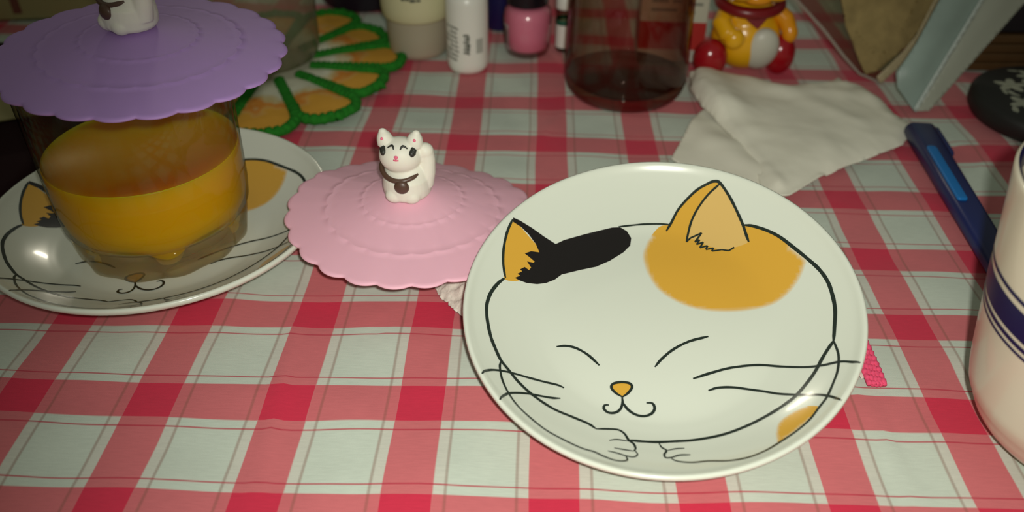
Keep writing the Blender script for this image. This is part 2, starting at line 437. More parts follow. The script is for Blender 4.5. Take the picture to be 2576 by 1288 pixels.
PL_IN = [(0, .0062), (.02, .0062), (.035, .0066), (.042, .0080), (.049, .0108), (.055, .0141), (.0595, .0172), (.0612, .0188), (.0622, .0195), (.063, .0192)]
PL_OUT = [(.0632, .0183), (.0622, .0168), (.058, .0138), (.05, .0090), (.042, .0052), (.0362, .0034), (.0354, .0004), (.0350, .0), (.0330, .0), (.0325, .0006), (.032, .0026), (0, .0026)]
def smooth_profile(T, n):
    # monotone-ish refinement (cosine-free Catmull on the table)
    s = spline(T, 0.0006); return [(p.x, p.y) for p in s]
PIN = smooth_profile(PL_IN, 0); PIN[0] = (0, .0062)
def plate_z(r):
    return lerp_table(r, PIN)

def ribbon(mb, pts, w, eps, closed=False, taper=True):
    s = spline([(x * 1e-5, y * 1e-5) for x, y in pts], 0.0005)
    n = len(s); v = []; f = []
    for i, p in enumerate(s):
        t = s[min(i + 1, n - 1)] - s[max(i - 1, 0)]
        if t.length < 1e-9: t = Vector((1, 0))
        t.normalize(); nn = Vector((-t.y, t.x))
        ww = w * (0.92 + 0.16 * noise.noise((p.x * 300, p.y * 300, w * 1e4)))
        if taper: ww *= min(1.0, 0.55 + min(i, n - 1 - i) * 0.12)
        for k in (-1, 0, 1):
            q = p + nn * (k * ww / 2); r = min(q.length, 0.0626)
            v.append((q.x, q.y, plate_z(r) + eps))
    for i in range(n - 1):
        for k in range(2):
            a = i * 3 + k
            f.append((a, a + 3, a + 4, a + 1))
    mb.add(v, f)

def point_seg(p, a, b):
    ab = b - a; t = max(0, min(1, (p - a).dot(ab) / max(ab.length_squared, 1e-12)))
    return (p - a - ab * t).length

def fill(name, pts, material, parent, eps, step=0.0012, soft=None, smooth_edge=True, fade=0.0015):
    if smooth_edge: B = spline([(x * 1e-5, y * 1e-5) for x, y in pts + [pts[0]]], 0.0006)[:-1]
    else: B = [Vector((x * 1e-5, y * 1e-5)) for x, y in pts]
    n = len(B); verts = list(B); edges = [(i, (i + 1) % n) for i in range(n)]
    x0 = min(p.x for p in B); x1 = max(p.x for p in B); y0 = min(p.y for p in B); y1 = max(p.y for p in B)
    def inside(p):
        c = False
        for i in range(n):
            a = B[i]; b = B[(i + 1) % n]
            if (a.y > p.y) != (b.y > p.y) and p.x < (b.x - a.x) * (p.y - a.y) / (b.y - a.y) + a.x: c = not c
        return c
    y = y0
    while y < y1:
        x = x0
        while x < x1:
            p = Vector((x + 1e-5 * random.random(), y + 1e-5 * random.random()))
            if inside(p): verts.append(p)
            x += step
        y += step
    vv, ee, ff, *_ = delaunay_2d_cdt(verts, edges, [], 1, 1e-7)
    me_v = [(p.x, p.y, plate_z(min(p.length, .0626)) + eps) for p in vv]
    fl = []
    for q in ff:
        a, b, c = (vv[i] for i in q[:3])
        if (b.x - a.x) * (c.y - a.y) - (b.y - a.y) * (c.x - a.x) < 0: q = q[::-1]
        fl.append(tuple(q))
    o = finish(name, me_v, fl, material, parent)
    if soft is not None:
        at = o.data.attributes.new('fade', 'FLOAT', 'POINT')
        for i, p in enumerate(vv):
            # crisp where the outline follows, feathered elsewhere
            d = 1.0
            for k in range(n):
                a = B[k]; b = B[(k + 1) % n]
                mid = (a + b) / 2
                if soft(mid): d = min(d, point_seg(p, a, b))
            at.data[i].value = max(0.0, min(1.0, d / fade)) ** 0.8
    return o

def make_plate(loc, rot, label, group):
    root = empty('cat_plate', loc, label, 'plate', rot, group)
    MB().lathe([p for p in PIN] + PL_OUT, 160).build('dish', M_glaze, root)
    F = ART_FILLS
    fill('orange_patch', F['orange_big'], M_orange_soft, root, 0.00006, soft=lambda q: q.y < 0.0325 and not (q.x > 0.030 and q.y > 0.024) or (q.x < 0.0012 and q.y < 0.042))
    fill('arm_patch', F['brown_low'], M_orange_soft, root, 0.00006, 0.0008, fade=0.0009, soft=lambda q: q.x < 0.0382 and q.y > -0.0505 or q.y > -0.0375)
    fill('ear_patch', F['inner_ear'], M_orange_ear, root, 0.00009)
    fill('ear_patch', F['ear_orange'], M_orange, root, 0.00006)
    fill('black_patch', F['black'], M_black, root, 0.00010, smooth_edge=False)
    fill('nose_patch', F['nose_fill'], M_orange, root, 0.00006, 0.0006)
    mb = MB()
    for k, (w, pts) in enumerate(ART_LINES):
        ribbon(mb, pts, w * 1.25e-4, 0.00013 + 0.000004 * k)
    mb2 = [Vector((x * 1e-5, y * 1e-5)) for x, y in ART_ZIGZAG]
    for a, b in zip(mb2[:-1], mb2[1:]):
        ribbon(mb, [(a.x * 1e5, a.y * 1e5), ((a.x + b.x) * 5e4, (a.y + b.y) * 5e4), (b.x * 1e5, b.y * 1e5)], 7e-4, 0.00024, taper=False)
    mb.build('cat_drawing', M_ink, root)
    return root

EX = Vector((0.99646603, -0.0175184, 0.08214961)); EY = Vector((0.0, 0.97800946, 0.20856052)); EN = Vector((-0.08399674, -0.20782347, 0.97455321))
main_plate = make_plate((0, 0, 0), (0, 0, 0), 'white round cat-face plate in front, tilted, empty, on a fluffy white knit', 'cat face plates')
rm = Matrix((EX, EY, EN)).transposed()
main_plate.rotation_euler = rm.to_euler()
ORG = Vector((0.04870794, 0.21475256, 0.00806621))
main_plate.location = ORG

def copy_tree(o, parent=None):
    c = o.copy(); COL.objects.link(c)
    c.parent = parent
    for ch in list(o.children): copy_tree(ch, c)
    return c
PL2 = Vector((-0.1345, 0.2725, 0.0003))
left_plate = copy_tree(main_plate)
left_plate.location = PL2; left_plate.rotation_euler = (0, 0, radians(23))
tag(left_plate, 'white round cat-face plate lying flat under the glass of orange juice', 'plate', 'cat face plates')

# ------------------------------------------------------------------ fluffy knitted cloth under the tilted plate
M_knit = mat('white_knit', (0.70, 0.66, 0.58), 0.95, bump=0.8, bscale=900, var=0.12, vscale=500, spec=0.1)
M_pinkyarn = mat('pink_yarn', (0.80, 0.09, 0.19), 0.9, bump=0.6, bscale=700, var=0.25, vscale=700, spec=0.1)
PN = EN
def plate_under(x, y):
    """underside of the tilted plate above (x, y)"""
    base = ORG.z - (PN.x * (x - ORG.x) + PN.y * (y - ORG.y)) / PN.z
    # distance measured inside the plate's plane
    q = Vector((x, y, base)) - ORG
    r = hypot(q.dot(EX), q.dot(EY))
    T = [(0, .0000), (.0362, .0), (.042, .0046), (.05, .0084), (.058, .0130), (.0622, .0160), (.0640, .0178)]
    return base + (lerp_table(r, T) if r < .064 else 0.05)
knit = empty('knitted_cloth', (0.048, 0.265, 0), 'fluffy white knitted cloth with a pink edge bunched under the tilted plate', 'cloth')
def knit_mesh():
    poly = [(-0.034, 0.262), (-0.030, 0.252), (-0.0285, 0.247), (-0.0265, 0.2415), (-0.0225, 0.236), (-0.019, 0.2315), (-0.0165, 0.2285), (-0.008, 0.224), (0.02, 0.219),
            (0.06, 0.214), (0.095, 0.206), (0.1155, 0.2005), (0.1165, 0.206), (0.117, 0.216), (0.116, 0.235), (0.110, 0.262), (0.095, 0.288), (0.05, 0.300), (0.0, 0.296), (-0.026, 0.278)]
    B = []
    for a, b in zip(poly, poly[1:] + poly[:1]):
        L = hypot(b[0] - a[0], b[1] - a[1]); n = max(1, int(L / 0.0006))
        for k in range(n):
            t = k / n; x = a[0] + (b[0] - a[0]) * t; y = a[1] + (b[1] - a[1]) * t
            j = 0.0009 * noise.noise((x * 900, y * 900, 0.3))
            B.append(Vector((x + j, y + j)))
    n = len(B); V = list(B)
    def inside(p):
        c = False
        for i in range(len(poly)):
            a = poly[i]; b = poly[(i + 1) % len(poly)]
            if (a[1] > p.y) != (b[1] > p.y) and p.x < (b[0] - a[0]) * (p.y - a[1]) / (b[1] - a[1]) + a[0]: c = not c
        return c
    def edge_d(p):
        return min(point_seg(p, Vector(poly[i]), Vector(poly[(i + 1) % len(poly)])) for i in range(len(poly)))
    y = 0.199
    while y < 0.301:
        x = -0.035
        while x < 0.119:
            vis = (x < 0.0 or x > 0.10) and y < 0.27
            st = 0.0008 if vis else 0.002
            p = Vector((x + 2e-4 * random.random(), y + 2e-4 * random.random()))
            if inside(p): V.append(p)
            x += st
        y += 0.0008
    vv, ee, ff, *_ = delaunay_2d_cdt(V, [(i, (i + 1) % n) for i in range(n)], [], 1, 1e-7)
    out = []
    for p in vv:
        d = edge_d(p)
        h = 0.0010 + 0.0165 * (1 - exp(-d / 0.016)) + 0.0016 * noise.noise((p.x * 260, p.y * 420, 2)) * min(1, d / .003) + 0.0008 * noise.noise((p.x * 800, p.y * 1100, 6))
        h = max(0.0004, min(h, plate_under(p.x, p.y) - 0.0004))
        out.append((p.x - 0.048, p.y - 0.265, h))
    return out, [tuple(q) for q in ff]
kv, kf = knit_mesh()
finish('fluffy_knit', kv, kf, M_knit, knit)
# pink ribbed edging on its right-hand side
mb = MB()
for row in range(5):
    off = row * 0.0012
    pts = []; rr = []
    for k in range(60):
        t = k / 59
        y = 0.1972 + 0.055 * t
        x = 0.1163 + off + 0.0012 * sin(t * 2.2) - 0.003 * t * t
        pts.append((x - 0.048, y - 0.265, 0.0016 + 0.00025 * sin(k * 2.2 + row))); rr.append(0.00095 + 0.00012 * sin(k * 2.2 + row * 1.1))
    mb.tube(pts, rr, 8)
mb.build('pink_edging', M_pinkyarn, knit)

# ------------------------------------------------------------------ silicone lids with a lucky-cat knob
M_pink = mat('pink_silicone', (0.88, 0.49, 0.60), 0.55, spec=0.35, sss=0.15)
M_purple = mat('lilac_silicone', (0.43, 0.265, 0.60), 0.55, spec=0.35, sss=0.15)
M_catwhite = mat('white_silicone', (0.78, 0.77, 0.66), 0.5, spec=0.3, sss=0.2)
M_brown = mat('brown_paint', (0.085, 0.045, 0.028), 0.4)
M_dark = mat('dark_paint', (0.022, 0.024, 0.018), 0.5)
M_rose = mat('rose_paint', (0.80, 0.16, 0.26), 0.5)
M_earpink = mat('pale_pink_paint', (0.80, 0.60, 0.56), 0.5)

def scallop(a):
    return 0.958 + 0.042 * abs(cos(12 * a)) ** 0.75

def lid_disc(parent, material, R, edge, dome, rotate=0.0):
    """edge(a) = height of the rim at azimuth a; three scalloped tiers"""
    seg = 288
    tiers = [(0.39, 0.00040), (0.665, 0.00040)]
    radii = [0.0, 0.08, 0.16, 0.24, 0.31, 0.36]
    rings = [(r, False, 0) for r in radii]
    rings += [(0.388, True, 0), (0.396, True, 1), (0.404, True, 2)]
    rings += [(0.44, False, 0), (0.50, False, 0), (0.56, False, 0), (0.62, False, 0)]
    rings += [(0.676, True, 0), (0.684, True, 1), (0.692, True, 2)]
    rings += [(0.73, False, 0), (0.79, False, 0), (0.85, False, 0), (0.91, False, 0), (0.965, True, 0), (0.988, True, 0), (1.0, True, 0)]
    mean = sum(edge(2 * pi * k / 64) for k in range(64)) / 64
    def top(rn, a):
        return mean * (1 - rn ** 2) + edge(a) * rn ** 2 + dome * (1 - rn) * (1 - 0.25 * rn)
    v = []; f = []
    thick = 0.0012
    layers = []
    for side in (0, 1):
        ids = []
        for rn, sc, kind in rings:
            if rn == 0:
                ids.append([len(v)]); v.append((0, 0, top(0, 0) - (thick if side else 0))); continue
            b = len(v); ids.append(list(range(b, b + seg)))
            for k in range(seg):
                a = 2 * pi * k / seg
                s = scallop(a + rotate) if sc else 1.0
                if sc and rn > 0.9 and rn < 1: s = 1 + (s - 1) * (rn - 0.9) / 0.1
                if sc and rn < 0.9: s = 1 + (s - 1) * 0.9
                r = rn * s * R
                z = top(rn, a)
                # step of a tier: lip stands proud, then drops
                if side == 0:
                    if rn < 0.392 or (0.404 < rn < 0.68): pass
                    if kind == 1: z += 0.00014
                    if kind == 2: z -= 0.00008
                    if rn == 1.0: z -= 0.00045
                    if 0.404 < rn < 0.62: z -= 0.00008 * (1 - (rn - 0.404) / 0.216)
                    if 0.692 < rn < 0.91: z -= 0.00008 * (1 - (rn - 0.692) / 0.22)
                else:
                    z -= thick
                    if rn == 1.0: z += 0.0004
                v.append((r * cos(a), r * sin(a), z))
        layers.append(ids)
        for A, B in zip(ids[:-1], ids[1:]):
            for k in range(seg):
                k2 = (k + 1) % seg
                q = (A[0], B[k], B[k2]) if len(A) == 1 else (A[k], B[k], B[k2], A[k2])
                f.append(q if side == 0 else q[::-1])
    A = layers[0][-1]; B = layers[1][-1]
    for k in range(seg):
        k2 = (k + 1) % seg
        f.append((A[k], B[k], B[k2], A[k2]))
    return finish('lid_disc', v, f, material, parent)

HC = Vector((-0.0015, -0.0008, 0.0160)); HR = Vector((0.0078, 0.0068, 0.0066))
def head_pt(az, el, k=1.0):
    """az from straight ahead (-Y) towards +X, el upward"""
    az = radians(az); el = radians(el)
    return HC + Vector((HR.x * cos(el) * sin(az), -HR.y * cos(el) * cos(az), HR.z * sin(el))) * k

def make_knob(parent, loc, rotz):
    mb = MB()
    mb.ball((0, 0.0004, 0.0066), (0.0088, 0.0076, 0.0086), 32, 20)
    mb.lathe([(0, 0.0002), (0.0080, 0.0002), (0.0088, 0.0014), (0.0090, 0.0040), (0.0086, 0.0075), (0.0060, 0.0110), (0, 0.0118)], 32)
    mb.ball(HC, HR, 36, 22)
    # raised arm and paw, close to the cheek
    mb.tube([(0.0062, 0.0000, 0.0040), (0.0072, 0.0004, 0.0090), (0.0076, 0.0008, 0.0140), (0.0073, 0.0008, 0.0170)], [0.0036, 0.0034, 0.0031, 0.0030], 16)
    mb.ball((0.0071, 0.0005, 0.0175), (0.0032, 0.0030, 0.0030), 18, 12)
    # front paws
    for sx in (-0.0034, 0.0026): mb.ball((sx, -0.0060, 0.0022), (0.0036, 0.0030, 0.0030), 18, 12)
    # ears
    for az in (-1, 1):
        b = HC + Vector((az * 0.0050, 0.0004, 0.0040)); t = HC + Vector((az * 0.0060, 0.0006, 0.0086))
        mb.tube([b, b.lerp(t, .4), b.lerp(t, .75), t], [0.0032, 0.0030, 0.0025, 0.0016], 16)
        mb.ball(t, (0.0015, 0.0013, 0.0013), 14, 10)
    o = mb.build('cat_knob', M_catwhite, parent)
    o.location = loc; o.rotation_euler = (0, 0, rotz)
    rem = o.modifiers.new('remesh', 'REMESH'); rem.mode = 'VOXEL'; rem.voxel_size = 0.00032; rem.use_smooth_shade = True
    sm = o.modifiers.new('smooth', 'SMOOTH'); sm.factor = 0.5; sm.iterations = 6
    # painted face
    for s in (-1, 1):
        e = MB()
        e.tube([head_pt(s * 26 + d, 45 + 11 * (1 - (d / 14) ** 2), 1.0) for d in (-14, -9, -4.5, 0, 4.5, 9, 14)], [0.00022, .00036, .00044, .00046, .00044, .00036, 0.00022], 8)
        e.build('eye', M_dark, o)
        c = MB()
        for d, ln in ((-7, .8), (0, 1.0), (7, .8)):
            c.tube([head_pt(s * (54 + d * .8), 41 + d * .5, 1.0), head_pt(s * (53 + d * .8), 30 + d * .4, 0.99), head_pt(s * (50 + d * .6), 19 + d * .3, 1.0)], [0.0005, 0.00120, 0.0005], 8)
        c.build('cheek_mark', M_dark, o)
        i = MB().ball(HC + Vector((s * 0.0058, -0.0018, 0.0070)), (0.0006, 0.0005, 0.0007), 10, 8)
        i.build('ear_spot', M_rose, o)
    nb = MB().ball(head_pt(-1, 22, 1.0), (0.0008, 0.0004, 0.0006), 12, 8)
    nb.tube([head_pt(-1, 21, 1.0), head_pt(-1, 14, 1.005)], 0.0003, 8)
    nb.tube([head_pt(-8, 13, 1.0), head_pt(-1, 11.5, 1.005), head_pt(6, 13, 1.0)], 0.0003, 8)
    nb.build('nose', M_rose, o)
    # collar hanging in an arc, with its round bell
    pts = []
    for k in range(25):
        a = radians(-200 + 220 * k / 24)
        pts.append((HC.x + 0.0074 * cos(a), 0.0002 + 0.0076 * sin(a), 0.0112 - 0.0024 * max(0, -sin(a)) ** 1.5 ))
    MB().tube(pts, 0.00095, 10).build('collar', M_brown, o)
    bl = MB().ball((-0.0002, -0.0080, 0.0068), (0.0028, 0.0017, 0.0027), 24, 16)
    bl.build('bell', M_brown, o)
    return o

PK_T = [(-180, .0205), (-150, .0195), (-120, .0185), (-90, .0185), (-65, .0185), (-30, .0155), (0, .0130), (28, .0128), (64, .0100), (86, .0110), (116, .0140), (135, .0165), (150, .0195), (165, .0205), (180, .0205)]
def pk_edge(a):
    d = math.degrees(a); d = (d + 180) % 360 - 180
    return lerp_table(d, PK_T) + 0.0012 + 0.0004
pink = empty('pink_lid', (-0.0375, 0.270, 0.0), 'pink scalloped silicone cup lid with a white cat knob, between the two plates', 'lid', group='silicone cup lids')
lid_disc(pink, M_pink, 0.0478, pk_edge, 0.0135, 0.05)
make_knob(pink, (-0.0010, -0.0035, 0.0300), radians(-6))

purple = empty('lilac_lid', (-0.1257, 0.2727, 0.0805), 'lilac scalloped silicone cup lid with a white cat knob, on the glass of juice', 'lid',
               (0, 0, 0), 'silicone cup lids')
nrm = Vector((0.0505, -0.0242, 1)).normalized()
q = Vector((0, 0, 1)).rotation_difference(nrm)
purple.rotation_euler = q.to_euler()
lid_disc(purple, M_purple, 0.0478, lambda a: 0.0012, 0.0095, 0.11)
make_knob(purple, (-0.0018, 0.0005, 0.0101), radians(-32))

# ------------------------------------------------------------------ glass of orange juice
M_glass = thin_glass('clear_glass', (0.98, 0.98, 0.94), (0.84, 0.80, 0.66), 0.03, 0.4)
M_base = real_glass('thick_glass', (0.98, 0.98, 0.92))
nt_ = M_base.node_tree
tr_ = nt_.nodes.new('ShaderNodeBsdfTransparent'); tr_.inputs[0].default_value = (0.97, 0.94, 0.84, 1)
mx_ = nt_.nodes.new('ShaderNodeMixShader'); mx_.inputs[0].default_value = 0.4
nt_.links.new(tr_.outputs[0], mx_.inputs[1]); nt_.links.new(nt_.nodes['Principled BSDF'].outputs[0], mx_.inputs[2])
nt_.links.new(mx_.outputs[0], nt_.nodes['Material Output'].inputs['Surface'])
M_juice = mat('orange_juice', (0.68, 0.365, 0.004), 0.35, spec=0.15, sss=0.9, var=0.05, vscale=60)
M_juice.node_tree.nodes['Principled BSDF'].inputs['Subsurface Radius'].default_value = (0.040, 0.018, 0.001)
M_juice.node_tree.nodes['Principled BSDF'].inputs['Subsurface Scale'].default_value = 1.0
GZ = 0.0003 + 0.0064
tumbler = empty('juice_glass', (-0.1342, 0.2702, GZ), 'clear glass tumbler half full of orange juice under the lilac lid', 'glass')
MB().lathe([(0.0318, 0.0128), (0.0335, 0.0155), (0.0342, 0.022), (0.0348, 0.045), (0.0352, 0.0745), (0.0348, 0.0752), (0.0341, 0.0745), (0.0336, 0.045), (0.0331, 0.022), (0.0322, 0.0162), (0.0300, 0.0136), (0.0, 0.0132)], 96).build('glass_wall', M_glass, tumbler)
# thick scalloped foot
seg = 128; mbv = []; mbf = []
prof = [(0.0, 0.0004), (0.024, 0.0004), (0.0285, 0.0), (0.0312, 0.0014), (0.0318, 0.0045), (0.0322, 0.009), (0.0322, 0.0126), (0.0305, 0.0131), (0.0, 0.0128)]
rings = []
for r, z in prof:
    if r == 0: rings.append([len(mbv)]); mbv.append((0, 0, z)); continue
    b = len(mbv); rings.append(list(range(b, b + seg)))
    for k in range(seg):
        a = 2 * pi * k / seg
        amp = 0.0011 if z < 0.006 and r > 0.02 else 0.0002
        rr = r - amp * (0.5 - 0.5 * cos(12 * a))
        mbv.append((rr * cos(a), rr * sin(a), z))
for A, B in zip(rings[:-1], rings[1:]):
    for k in range(seg):
        k2 = (k + 1) % seg
        if len(A) == 1: mbf.append((A[0], B[k2], B[k]))
        elif len(B) == 1: mbf.append((A[k], A[k2], B[0]))
        else: mbf.append((A[k], A[k2], B[k2], B[k]))
finish('glass_foot', mbv, mbf, M_base, tumbler)
jv = []; jf = []; rings = []; seg = 120
for r, z in [(0, 0.0045), (0.010, 0.0045), (0.019, 0.0047), (0.0250, 0.0055), (0.0284, 0.0082), (0.0299, 0.0122), (0.0322, 0.0160), (0.03335, 0.0215), (0.0338, 0.0385), (0.0337, 0.0391), (0.0331, 0.0384), (0, 0.0383)]:
    if r == 0: rings.append([len(jv)]); jv.append((0, 0, z)); continue
    b = len(jv); rings.append(list(range(b, b + seg)))
    for k in range(seg):
        a = 2 * pi * k / seg
        refraction_lobe = 0.5 - 0.5 * cos(6 * a + 0.6)  # lobes shaped into the juice underside imitate its refraction in the foot
        zz = z + (0.0066 * refraction_lobe * min(1, r / 0.018) * max(0.0, min(1, (0.0122 - z) / 0.004)) if z < 0.0122 else 0)
        jv.append((r * cos(a), r * sin(a), zz))
for A, B in zip(rings[:-1], rings[1:]):
    for k in range(seg):
        k2 = (k + 1) % seg
        if len(A) == 1: jf.append((A[0], B[k2], B[k]))
        elif len(B) == 1: jf.append((A[k], A[k2], B[0]))
        else: jf.append((A[k], A[k2], B[k2], B[k]))
finish('orange_juice', jv, jf, M_juice, tumbler)

# ------------------------------------------------------------------ mug at the right edge
M_mug = mat('cream_stoneware', (0.66, 0.61, 0.47), 0.28, spec=0.5, coat=0.3, var=0.05, vscale=40)
M_navy = mat('navy_glaze', (0.010, 0.007, 0.060), 0.35, spec=0.3)
mug = empty('striped_mug', (0.1711, 0.1760, 0.0), 'cream stoneware mug with navy blue stripes at the right edge of the table', 'mug')
MUG = [(0.0, .0022), (.0150, .0022), (.0156, .0), (.0176, .0), (.0186, .0012), (.0226, .0024), (.0268, .0052), (.0302, .0092), (.0327, .0146), (.0346, .0200), (.0390, .050), (.0421, .074), (.0436, .0852)]
def mug_r(z):
    return lerp_table(z, [(zz, r) for r, zz in MUG[4:]])
mo = [(r, z) for r, z in MUG]
sp = spline(mo[4:], 0.002)
outer = mo[:4] + [(p.x, p.y) for p in sp]
inner = [(.0437, .0862), (.0429, .0868), (.0419, .0860), (.0402, .072), (.0372, .050), (.034, .031), (.029, .018), (.020, .0095), (.0, .0075)]
MB().lathe(outer + inner, 128).build('mug_body', M_mug, mug)
def mug_band(z0, z1, name='stripe', off=0.00012):
    n = max(2, int((z1 - z0) / 0.0012)); pr = []
    for k in range(n + 1):
        z = z0 + (z1 - z0) * k / n
        pr.append((mug_r2(z) + off, z))
    return MB().lathe(pr, 128).build(name, M_navy, mug)
def mug_r2(z):
    return lerp_table(z, [(p.y, p.x) for p in sp])
for a, b in ((.0589, .0602), (.0487, .0571), (.0460, .0475), (.0439, .0449)): mug_band(a, b)
MB().lathe([(.0430, .08690), (.0419, .0861), (.0413, .0800)], 128).build('rim_stripe', M_navy, mug)
for ob in mug.children:
    if ob.name.startswith('rim_stripe'):
        for vv_ in ob.data.vertices: vv_.co.x *= 0.997; vv_.co.y *= 0.997
# handle on the far side
MB().tube([(0.041, 0.010, 0.072), (0.054, 0.014, 0.074), (0.064, 0.016, 0.063), (0.065, 0.016, 0.047), (0.056, 0.014, 0.032), (0.0350, 0.009, 0.028)], [.0055, .005, .0048, .0048, .005, .0055], 16).build('handle', M_mug, mug)

# ------------------------------------------------------------------ flower doily with a clear jar standing on it
M_green = mat('green_yarn', (0.022, 0.20, 0.020), 0.95, bump=1.0, bscale=700, var=0.45, vscale=500, spec=0.1)
def petal_material():
    m = mat('petal_print', (0.6, 0.5, 0.3), 0.9, bump=0.5, bscale=600, spec=0.1)
    nt = m.node_tree; b = nt.nodes['Principled BSDF']
    uvn = nt.nodes.new('ShaderNodeUVMap'); uvn.uv_map = 'UVMap'
    sp_ = nt.nodes.new('ShaderNodeSeparateXYZ'); nt.links.new(uvn.outputs[0], sp_.inputs[0])
    geo = nt.nodes.new('ShaderNodeTexCoord')
    n = nt.nodes.new('ShaderNodeTexNoise'); n.inputs['Scale'].default_value = 70; n.inputs['Detail'].default_value = 3
    obi = nt.nodes.new('ShaderNodeObjectInfo')
    vm = nt.nodes.new('ShaderNodeVectorMath'); vm.operation = 'ADD'
    nt.links.new(geo.outputs['Object'], vm.inputs[0]); nt.links.new(obi.outputs['Random'], vm.inputs[1])
    nt.links.new(vm.outputs[0], n.inputs['Vector'])
    ad = nt.nodes.new('ShaderNodeMath'); ad.operation = 'MULTIPLY_ADD'; ad.inputs[1].default_value = 0.70; nt.links.new(n.outputs['Fac'], ad.inputs[0]); nt.links.new(sp_.outputs[0], ad.inputs[2])
    r = nt.nodes.new('ShaderNodeValToRGB'); e = r.color_ramp.elements
    e[0].position = 0.62; e[0].color = (0.66, 0.66, 0.52, 1); e[1].position = 1.0; e[1].color = (0.66, 0.34, 0.05, 1)
    for p, c in ((0.76, (0.58, 0.46, 0.22, 1)), (0.86, (0.62, 0.22, 0.030, 1)), (0.96, (0.64, 0.36, 0.10, 1))):
        q = e.new(p); q.color = c
    nt.links.new(ad.outputs[0], r.inputs[0]); nt.links.new(r.outputs[0], b.inputs['Base Color'])
    return m
M_petal = petal_material()
doily = empty('flower_doily', (-0.133, 0.437, 0.0), 'flower-shaped doily with orange petals and green crocheted edges', 'doily')
MB().lathe([(0, 0.0030), (0.026, 0.0030), (0.029, 0.0020), (0.029, 0.0002), (0, 0.0002)], 48).build('center', mat('cream_cloth', (0.45, 0.45, 0.34), 0.9, bump=0.5), doily)
petal_len = {-80: .080, -50: .0755, -20: .067, 10: .072, 40: .071, 70: .080}
def petal_w(t, R=.074, r0=.022):
    r = r0 + (R - r0) * t
    return min(r * 0.235, 0.0150) * (1 - max(0, (t - 0.72) / 0.28) ** 2.6) ** 0.5
def make_petal(deg, R):
    r0 = 0.022; n = 26; v = []; f = []; uv = []
    for i in range(n + 1):
        t = i / n; r = r0 + (R - r0) * t; w = max(petal_w(t, R), 0.0003)
        for k in range(-5, 6):
            s = k / 5
            v.append((r, s * w, 0.0026 + 0.0022 * (1 - s * s) * sin(pi * min(1, t + .12)) + 0.0004 * noise.noise((r * 300, s * 3, deg))))
            uv.append((t, s * .5 + .5))
    for i in range(n):
        for k in range(10):
            a = i * 11 + k; f.append((a, a + 11, a + 12, a + 1))
    o = finish('petal', v, f, M_petal, doily, rot=(0, 0, radians(deg)))
    lay = o.data.uv_layers.new(name='UVMap')
    for l in o.data.loops: lay.data[l.index].uv = uv[l.vertex_index]
    pts = []
    for i in range(n + 1):
        t = i / n; pts.append((r0 + (R - r0) * t, -petal_w(t, R) - 0.0008))
    pts += [(R + 0.0020, 0.0)]
    for i in range(n, -1, -1):
        t = i / n; pts.append((r0 + (R - r0) * t, petal_w(t, R) + 0.0008))
    s = spline(pts, 0.0012)
    p3 = []; rr = []
    for i, p in enumerate(s):
        p3.append((p.x + .0004 * noise.noise((p.x * 700, p.y * 700, deg)), p.y + .0004 * noise.noise((p.x * 700, p.y * 700, deg + 9)), 0.0029 + 0.0003 * sin(i * 2.1)))
        rr.append(0.0027 + 0.0004 * sin(i * 2.1) + 0.0003 * noise.noise((p.x * 500, p.y * 500, 1.0)))
    MB().tube(p3, rr, 8).build('petal_edge', M_green, o)
for k in range(12):
    d = -80 + 30 * k
    make_petal(d + random.uniform(-2, 2), petal_len.get(d, .074))

M_clear = thin_glass('clear_plastic', (0.88, 0.87, 0.78), (0.60, 0.58, 0.46), 0.08, 0.6, ((0.42, 0.40, 0.29), 0.20))
M_milk = mat('milky_lid', (0.62, 0.60, 0.46), 0.35, spec=0.5)
jar = empty('clear_jar', (-0.139, 0.440, 0.0068), 'clear round jar standing on the flower doily behind the lilac lid', 'jar')
MB().lathe([(0, 0.0), (0.027, 0.0), (0.0315, 0.002), (0.033, 0.006), (0.0335, 0.030), (0.0335, 0.058), (0.031, 0.063), (0.031, 0.068)], 80).build('jar_wall', M_clear, jar)
MB().lathe([(0, 0.078), (0.033, 0.078), (0.0345, 0.0765), (0.0345, 0.066), (0.0330, 0.0655), (0.0, 0.0660)], 80).build('screw_lid', M_milk, jar)

# ------------------------------------------------------------------ cream jar
M_creamlid = mat('pale_yellow_plastic', (0.68, 0.66, 0.40), 0.35, spec=0.5)
M_frost = mat('frosted_plastic', (0.44, 0.40, 0.29), 0.45, spec=0.4, sss=0.3)
M_print = mat('grey_print', (0.07, 0.085, 0.06), 0.6)
M_print2 = mat('pale_grey_print', (0.22, 0.23, 0.185), 0.6)
cream = empty('cream_jar', (-0.0543, 0.4635, 0.0), 'small frosted jar with a pale yellow screw lid, left of the white bottle', 'jar')
MB().lathe([(0, 0), (0.0130, 0), (0.0155, 0.0014), (0.0165, 0.0045), (0.0170, 0.014), (0.0172, 0.0235), (0.0172, 0.028), (0, 0.028)], 72).build('jar_body', M_frost, cream)
MB().lathe([(0.0165, 0.0222), (0.0182, 0.0226), (0.0192, 0.0242), (0.0197, 0.029), (0.0199, 0.040), (0.0192, 0.0418), (0.017, 0.0424), (0, 0.0424)], 72).build('screw_lid', M_creamlid, cream)
